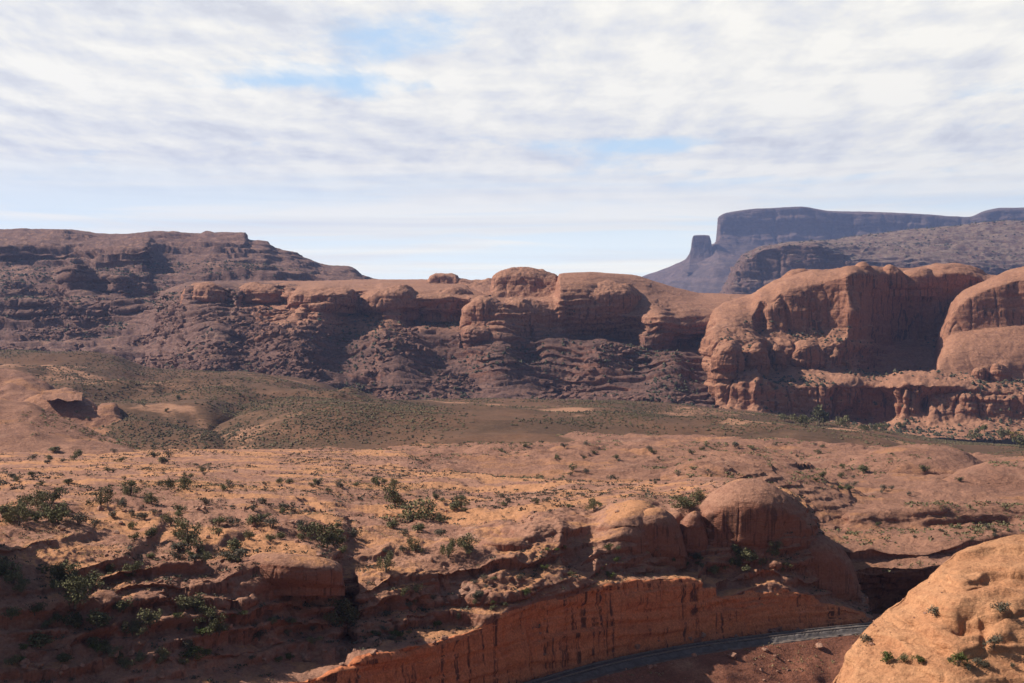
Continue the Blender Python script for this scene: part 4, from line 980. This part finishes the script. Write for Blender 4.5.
for i, (px, py, w, lab) in enumerate(junipers):
    p = ground_at(px, py)
    if p is None:
        continue
    s = w * 0.8 * p[1] / F
    if 'spreading' in lab or 'low' in lab.split():
        put_juniper(p, s, lab, 'junipers on the near mesa', i, 0.55)
    else:
        put_juniper(p, s, lab, 'junipers on the near mesa', i, 1.05)

# shrubs by stretch of ground: (name of the stretch, [(px, py)], width range px, colours, group)
zones = []


def zone(place, pts, wr, kinds, group, want=None):
    zones.append((place, pts, wr, kinds, group, want))


def fill(n, x0, x1, yf, jit, seed):
    rs = random.Random(seed)
    xs = sorted(rs.uniform(x0, x1) for _ in range(n))
    return [(x, yf(x) + rs.uniform(-jit, jit)) for x in xs]


NM = ('near_mesa',)
zone('the far pale rock behind the lone juniper', fill(14, 10, 240, lambda x: 478, 7, 1), (5, 10), ('dark', 'grey'), 'shrubs on the far mesa rock')
zone('the hazy sand left of the thicket', fill(16, 215, 385, lambda x: 487, 5, 2), (7, 13), ('dark', 'grey', 'dark'), 'shrubs on the far sand')
zone('the shadow edge at far left', fill(16, 2, 95, lambda x: 512 + 0.05 * x, 12, 3), (12, 24), ('dark', 'dark', 'grey'), 'shrubs along the shadow edge')
zone('the sunny sand between the two olive clumps', fill(18, 100, 300, lambda x: 512, 10, 4), (8, 15), ('grey', 'dark', 'grey'), 'shrubs on the sunny sand')
zone('the middle of the sandy flat', fill(18, 130, 320, lambda x: 532, 9, 5), (10, 22), ('dark', 'grey', 'dark'), 'shrubs on the sandy flat')
zone('the slab above the shaded drop', fill(14, 150, 260, lambda x: 556, 8, 6), (8, 20), ('dark', 'grey'), 'shrubs on the rounded slab')
zone('the sand right of the slab', fill(14, 330, 500, lambda x: 540, 14, 7), (7, 15), ('grey', 'dark'), 'shrubs right of the slab')
zone('the rock between thicket and dome', fill(16, 420, 600, lambda x: 503, 8, 8), (5, 10), ('dark', 'grey'), 'shrubs between thicket and dome')
zone('the upper shaded ledge at lower left', fill(16, 0, 150, lambda x: 582, 12, 9), (14, 30), ('dark',), 'shrubs on the upper shaded ledge')
zone('the middle shaded ledge at lower left', fill(16, 0, 230, lambda x: 622, 14, 10), (12, 28), ('dark',), 'shrubs on the middle shaded ledge')
zone('the dark slope foot at lower left', fill(18, 5, 200, lambda x: 660, 14, 11), (10, 26), ('dark', 'dark', 'green'), 'shrubs at the foot of the slope')
zone('the gully below the crevice', fill(18, 180, 345, lambda x: 640, 22, 12), (8, 20), ('dark', 'green', 'grey'), 'shrubs in the gully')
zone('the red shelf above the cutting', fill(16, 345, 560, lambda x: 668 - 0.3 * (x - 280), 7, 13), (5, 12), ('grey', 'green', 'dark'), 'shrubs above the cutting')
zone('the dark cliff right of the crevice', fill(14, 370, 530, lambda x: 606 - 0.12 * (x - 370), 14, 14), (6, 13), ('dark', 'grey'), 'shrubs on the dark cliff')
zone('the red gully left of the pale dome', fill(12, 545, 620, lambda x: 560, 20, 15), (6, 12), ('dark', 'green'), 'shrubs in the red gully')
zone('the shaded hollow in the great red dome', fill(18, 715, 790, lambda x: 566 - 0.1 * (x - 715), 13, 16), (8, 18), ('dark',), 'shrubs in the shaded hollow')
zone('the cleft behind the pale dome', fill(8, 655, 715, lambda x: 562, 8, 17), (7, 14), ('dark', 'grey'), 'shrubs in the cleft')
zone('the slickrock flat beyond the dome', fill(16, 520, 720, lambda x: 468, 16, 18), (5, 10), ('dark', 'grey'), 'shrubs on the slickrock flat')
zone('the rocky hollow between the far humps', fill(18, 800, 960, lambda x: 480, 16, 19), (5, 11), ('dark', 'green', 'grey'), 'shrubs between the humps')
zone('the benches above the dark alcove', fill(12, 850, 1010, lambda x: 532, 8, 20), (5, 10), ('grey', 'dark'), 'shrubs above the alcove')
zone('the back rim of slickrock below the plain', fill(14, 500, 900, lambda x: 449, 4, 21), (5, 9), ('dark', 'grey'), 'shrubs along the slickrock rim')
zone('the wash beside the left slickrock hump', fill(14, 30, 170, lambda x: 457, 6, 22), (6, 13), ('dark', 'grey'), 'shrubs in the wash')
zone('the brushy flank of the sage hills', fill(8, 60, 260, lambda x: 428 - 0.1 * x, 12, 23), (4, 8), ('dark',), 'shrubs on the sage hills')
zone('the foreground rock at lower right', [(887, 663), (918, 662), (948, 660), (958, 664), (968, 668), (976, 664), (984, 666), (992, 646), (1013, 666), (934, 614), (903, 660), (862, 640), (1000, 610)], (8, 22), ('grey', 'dark', 'green'), 'shrubs on the foreground rock')

SIZE = lambda w, lo, hi: 'large' if w > lo + 0.66 * (hi - lo) else ('small' if w < lo + 0.33 * (hi - lo) else 'middling')
rsz = random.Random(77)
for place, pts, (lo, hi), kinds, group, want in zones:
    pts = sorted(pts)
    for k, (px, py) in enumerate(pts):
        p = ground_at(px, py, want)
        if p is None:
            continue
        w = rsz.uniform(lo, hi)
        kd = rsz.choice(kinds)
        colour = {'dark': 'dark olive', 'green': 'yellow green', 'grey': 'grey green'}[kd]
        lab = f'{SIZE(w, lo, hi)} {colour} shrub on {place}, {ORD[k]}'.replace('on the gully', 'in the gully').replace('on the shadow edge', 'along the shadow edge')
        put_shrub(p, w * 0.78 * p[1] / F, kd, lab, group, i=rsz.randrange(6), squash=rsz.uniform(0.75, 1.15))

# loose boulders
BOULD = []
for i in range(4):
    rs = np.random.default_rng(900 + i)
    a_ = np.linspace(0, 2 * math.pi, 28, endpoint=False); t_ = np.linspace(-math.pi / 2, math.pi / 2, 16)
    A_, T_ = np.meshgrid(a_, t_, indexing='ij')
    d_ = np.stack([np.cos(A_) * np.cos(T_), np.sin(A_) * np.cos(T_), np.sin(T_)], -1)
    rad_ = np.full(d_.shape[:2], 9.0)
    for _ in range(13):                      # cut by random planes: an angular block
        n_ = rs.normal(size=3); n_ /= np.linalg.norm(n_)
        c_ = d_ @ n_
        rad_ = np.minimum(rad_, np.where(c_ > 0.05, (0.36 + 0.22 * rs.random()) / np.maximum(c_, 0.05), 9.0))
    Vb = d_ * np.minimum(rad_, 0.75)[..., None] * np.array([1, 0.8, 0.7]) + fbm(d_ + i * 9, 0.5, 3, 0.6)[..., None] * 0.04
    idx = np.arange(28 * 16).reshape(28, 16)
    BOULD.append(mesh_only('boulder', Vb.reshape(-1, 3), np.stack([idx[:, :-1], np.roll(idx, -1, 0)[:, :-1], np.roll(idx, -1, 0)[:, 1:], idx[:, 1:]], -1).reshape(-1, 4), [M['stone']]))
bz = [('the red bank below the track', fill(16, 600, 840, lambda x: 700 - 0.072 * x, 12, 41), (4, 9), 'boulders on the red bank'),
      ('the dark slope foot at lower left', fill(14, 20, 240, lambda x: 664, 13, 42), (5, 11), 'boulders at the slope foot'),
      ('the sunny shelf above the cutting', fill(12, 300, 470, lambda x: 655 - 0.12 * (x - 300), 9, 43), (4, 9), 'boulders on the shelf'),
      ('the sandy flat of the near mesa', fill(14, 60, 420, lambda x: 522, 16, 44), (4, 8), 'boulders on the sandy flat')]
for place, pts, (lo, hi), group in bz:
    for k, (px, py) in enumerate(sorted(pts)):
        p = ground_at(px, py)
        if p is None:
            continue
        w = rsz.uniform(lo, hi)
        o = bpy.data.objects.new('boulder', BOULD[rsz.randrange(4)]); COL.objects.link(o)
        sc_ = w * p[1] / F
        o.location = (p[0], p[1], p[2] + 0.18 * sc_); o.scale = (sc_, sc_, sc_); o.rotation_euler = (rsz.uniform(-0.3, 0.3), rsz.uniform(-0.3, 0.3), rsz.uniform(0, 6.28))
        o['label'] = f'{SIZE(w, lo, hi)} angular boulder on {place}, {ORD[k]}'; o['category'] = 'boulder'; o['group'] = group

# trees at the foot of the right cliff
trees = [(818, 424, 24, 'bush', 'large dark cottonwood under the lower cliff at right'), (800, 424, 14, 'bush', 'dark cottonwood just left of the largest one under the cliff'),
         (845, 426, 15, 'bush', 'dark cottonwood in the shaded corner right of the largest'), (785, 420, 10, 'bush', 'leftmost little cottonwood below the red cliff'),
         (880, 430, 12, 'bush', 'green tree at the foot of the red pillar'), (865, 430, 10, 'bush', 'small dark tree in the shaded bay of the red cliff'),
         (975, 440, 14, 'bush', 'dark tree left of the yellow cottonwood under the right cliff'), (1000, 438, 15, 'bush', 'dark tree beside the yellow cottonwood at the right edge'),
         (1013, 440, 12, 'yellow', 'yellow autumn cottonwood at the right edge'), (985, 430, 9, 'bush_green', 'pale green tree above the dirt track at right'), (1020, 446, 16, 'bush', 'dark tree cut by the right edge of the view'),
         (898, 428, 9, 'bush', 'small tree right of the red pillar')]
for i, (px, py, w, mk, lab) in enumerate(trees):
    p = ground_at(px, py)
    if p is None:
        continue
    rs = np.random.default_rng(700 + i)
    s = w * p[1] / F
    e = bpy.data.objects.new('cottonwood_tree', None); COL.objects.link(e)
    e.location = p; e['label'] = lab; e['category'] = 'tree'; e['group'] = 'trees below the right cliff'
    lob = [(rs.normal(0, 0.26) * s, rs.normal(0, 0.26) * s, (0.25 + 0.45 * rs.random()) * s, (0.16 + 0.14 * rs.random()) * s, (0.12 + 0.13 * rs.random()) * s) for _ in range(10)]
    V, Fc = leaf_cloud(600, lob, 0.06 * s, rs)
    link_mesh('crown', V, Fc, M[mk], e, smooth=False)
    link_mesh('trunk', *merge([limb([(0, 0, -1), (0.02 * s, 0, 0.2 * s), (0, 0.02 * s, 0.6 * s)], 0.03 * s, 0.012 * s, 6)] + [limb([(0, 0, 0.15 * s), (l[0], l[1], l[2])], 0.012 * s, 0.004 * s, 4) for l in lob[:5]]), M['wood'], e)


# countless small growth and stones: one object per kind
def pick_points(names, n, slope=(0.0, 1.01), patch=None, wdist=1.0, rows=(0, 1)):
    Ps, Us, Vs, Ws = [], [], [], []
    for nm in names:
        P, N = SHEETS[nm]
        du = np.gradient(P, axis=0); dv = np.gradient(P, axis=1)
        a = np.linalg.norm(np.cross(du, dv), axis=-1)
        x, y, w = project(P)
        nz = N[..., 2]
        wt = a / np.maximum(w, 1) ** wdist * ((nz >= slope[0]) & (nz <= slope[1])) * ((x > -150) & (x < 1174) & (w > 10))
        r_ = np.linspace(0, 1, P.shape[1])[None]
        wt = wt * ((r_ >= rows[0]) & (r_ <= rows[1]))
        if patch:
            wt = wt * np.clip(fbm(P, patch[0], 3, 0.55, patch[2]) * 1.4 + patch[1], 0.0, 1)
        Ps.append(P.reshape(-1, 3)); Ws.append(wt.ravel()); Us.append(du.reshape(-1, 3)); Vs.append(dv.reshape(-1, 3))
    P = np.concatenate(Ps); W = np.concatenate(Ws); U = np.concatenate(Us); V = np.concatenate(Vs)
    i = rng.choice(len(P), n, p=W / W.sum())
    # spread between neighbouring survey points
    return P[i] + (rng.random((n, 1)) - 0.5) * U[i] + (rng.random((n, 1)) - 0.5) * V[i]


ICO_V = []
gr = (1 + 5 ** 0.5) / 2
for a_, b_ in ((-1, gr), (1, gr), (-1, -gr), (1, -gr)):
    ICO_V += [(a_, b_, 0), (0, a_, b_), (b_, 0, a_)]
ICO_V = np.array([(-1, gr, 0), (1, gr, 0), (-1, -gr, 0), (1, -gr, 0), (0, -1, gr), (0, 1, gr), (0, -1, -gr), (0, 1, -gr), (gr, 0, -1), (gr, 0, 1), (-gr, 0, -1), (-gr, 0, 1)], float)
ICO_V /= np.linalg.norm(ICO_V[0])
ICO_F = np.array([(0, 11, 5), (0, 5, 1), (0, 1, 7), (0, 7, 10), (0, 10, 11), (1, 5, 9), (5, 11, 4), (11, 10, 2), (10, 7, 6), (7, 1, 8), (3, 9, 4), (3, 4, 2), (3, 2, 6), (3, 6, 8), (3, 8, 9), (4, 9, 5), (2, 4, 11), (6, 2, 10), (8, 6, 7), (9, 8, 1)])


def blobs(name, pts, size, mat, squash=0.7, jag=0.35, lift=0.3, power=2):
    n = len(pts)
    s = size[0] + (size[1] - size[0]) * rng.random((n, 1, 1)) ** power
    V = ICO_V[None] * (1 + rng.normal(0, jag, (n, 12, 1))) * rng.uniform(0.6, 1.4, (n, 1, 3))
    a = rng.random(n) * 6.28
    ca, sa = np.cos(a)[:, None], np.sin(a)[:, None]
    V = np.stack([V[..., 0] * ca - V[..., 1] * sa, V[..., 0] * sa + V[..., 1] * ca, V[..., 2]], -1)
    V = V * s * np.array([1, 1, squash]) + pts[:, None, :] + np.array([0, 0, 1]) * s * lift
    Fc = (ICO_F[None] + 12 * np.arange(n)[:, None, None]).reshape(-1, 3)
    o = link_mesh(name, V.reshape(-1, 3), Fc, mat, smooth=False)
    o['kind'] = 'stuff'
    return o


OCT_V = np.array([(1, 0, 0), (0, 1, 0), (-1, 0, 0), (0, -1, 0), (0, 0, 1), (0, 0, -0.6)], float)
OCT_F = np.array([(0, 1, 4), (1, 2, 4), (2, 3, 4), (3, 0, 4), (1, 0, 5), (2, 1, 5), (3, 2, 5), (0, 3, 5)])


def pebbly(name, pts, size, mat, squash=0.7):
    """the very smallest growth: a few faces each"""
    n = len(pts)
    s = size[0] + (size[1] - size[0]) * rng.random((n, 1, 1)) ** 2
    V = OCT_V[None] * (1 + rng.normal(0, 0.3, (n, 6, 1)))
    a = rng.random(n) * 6.28
    ca, sa = np.cos(a)[:, None], np.sin(a)[:, None]
    V = np.stack([V[..., 0] * ca - V[..., 1] * sa, V[..., 0] * sa + V[..., 1] * ca, V[..., 2]], -1)
    V = V * s * np.array([1, 1, squash]) + pts[:, None, :] + np.array([0, 0, 1]) * s * 0.25
    o = link_mesh(name, V.reshape(-1, 3), (OCT_F[None] + 6 * np.arange(n)[:, None, None]).reshape(-1, 3), mat, smooth=False)
    o['kind'] = 'stuff'
    return o


def tufts(name, pts, size, mat, per=10, leaf=0.25):
    n = len(pts)
    s = size[0] + (size[1] - size[0]) * rng.random((n, 1, 1)) ** 2
    c = rng.normal(0, 0.42, (n, per, 3)) * s * np.array([1, 1, 0.5])
    c[..., 2] = np.abs(c[..., 2]) + 0.12 * s[..., 0]
    c += pts[:, None, :]
    a = rng.normal(size=(n, per, 3)); a /= np.linalg.norm(a, axis=-1, keepdims=True)
    b = np.cross(a, rng.normal(size=(n, per, 3))); b /= np.linalg.norm(b, axis=-1, keepdims=True)
    V = np.stack([c - a * s * leaf, c - b * s * leaf * 0.6, c + a * s * leaf, c + b * s * leaf * 0.6], 2)
    o = link_mesh(name, V.reshape(-1, 3), np.arange(n * per * 4).reshape(-1, 4), mat, smooth=False)
    o['kind'] = 'stuff'
    return o


pebbly('sagebrush', pick_points(['sage_plain', 'hill_behind', 'sandy_hill'], 120000, (0.6, 1.01), (55, 0.42, 3.0), 1.3), (0.2, 0.8), M['sagebush'], 0.6)
pebbly('scrub', pick_points(['stepped_mesa', 'ledge', 'cliff'], 16000, (0.45, 1.01), (50, 0.3, 5.0), 0.5, rows=(0, 0.72)), (0.5, 1.7), M['scrub'], 0.9)
pebbly('scrub', pick_points(['terraced_mesa'], 3000, (0.5, 1.01), (120, 0.5, 6.0), 0.5), (1.5, 4.0), M['scrub'], 0.7)
tufts('brush', pick_points(['near_mesa'], 8000, (0.62, 1.01), (18, 0.35, 8.0), 1.0), (0.25, 0.8), M['bush_grey'], 12, 0.28)
tufts('brush', pick_points(['slickrock_benches', 'slickrock_whaleback', 'slickrock_hummock', 'slickrock_swell', 'slickrock_hump'], 9000, (0.6, 1.01), (24, 0.0, 9.0), 1.0), (0.3, 1.1), M['bush'], 12, 0.28)
tufts('dry_grass', pick_points(['embankment'], 2500, (0.2, 1.01), (10, 0.1, 19.0), 1.0), (0.2, 0.5), M['drygrass'], 8, 0.28)
tufts('dry_grass', pick_points(['near_mesa'], 10000, (0.8, 1.01), (26, 0.0, 12.0), 1.2), (0.2, 0.45), M['drygrass'], 8, 0.28)
blobs('rubble', pick_points(['near_mesa'], 2600, (0.3, 0.95), (14, 0.2, 14.0), 1.0), (0.08, 0.45), M['stone'], 0.6, 0.2, 0.1)
blobs('rubble', pick_points(['embankment'], 4200, (0.2, 1.01), (9, 0.4, 15.0), 1.0), (0.05, 0.35), M['stone'], 0.7, 0.2, 0.1)
blobs('rubble', pick_points(['ledge', 'stepped_mesa'], 26000, (0.45, 0.97), (40, 0.1, 16.0), 0.5, rows=(0, 0.5)), (0.25, 3.2), M['talus'], 0.7, 0.25, 0.05, 6)
blobs('rubble', pick_points(['foreground_rock'], 260, (0.5, 1.01), (6, 0.1, 17.0), 1.0), (0.03, 0.14), M['stone'], 0.7, 0.2, 0.2)

# haze
hb = np.array([(x, y, z) for x in (-9000, 9000) for y in (-400, 8000) for z in (-131.5, 620)], float)
hm = bpy.data.materials.new('air')
hm.use_nodes = True
g = Nodes(hm.node_tree)
out = g.n('ShaderNodeOutputMaterial')
vol = g.n('ShaderNodeVolumePrincipled', {}, Density=HAZE_DENSITY, Anisotropy=0.2)
vol.inputs['Color'].default_value = (0.40, 0.54, 0.98, 1)
g.t.links.new(vol.outputs[0], out.inputs['Volume'])
hz = link_mesh('haze', hb, np.array([(0, 1, 3, 2), (4, 6, 7, 5), (0, 4, 5, 1), (2, 3, 7, 6), (1, 5, 7, 3), (0, 2, 6, 4)]), hm, smooth=False)
hz['kind'] = 'stuff'
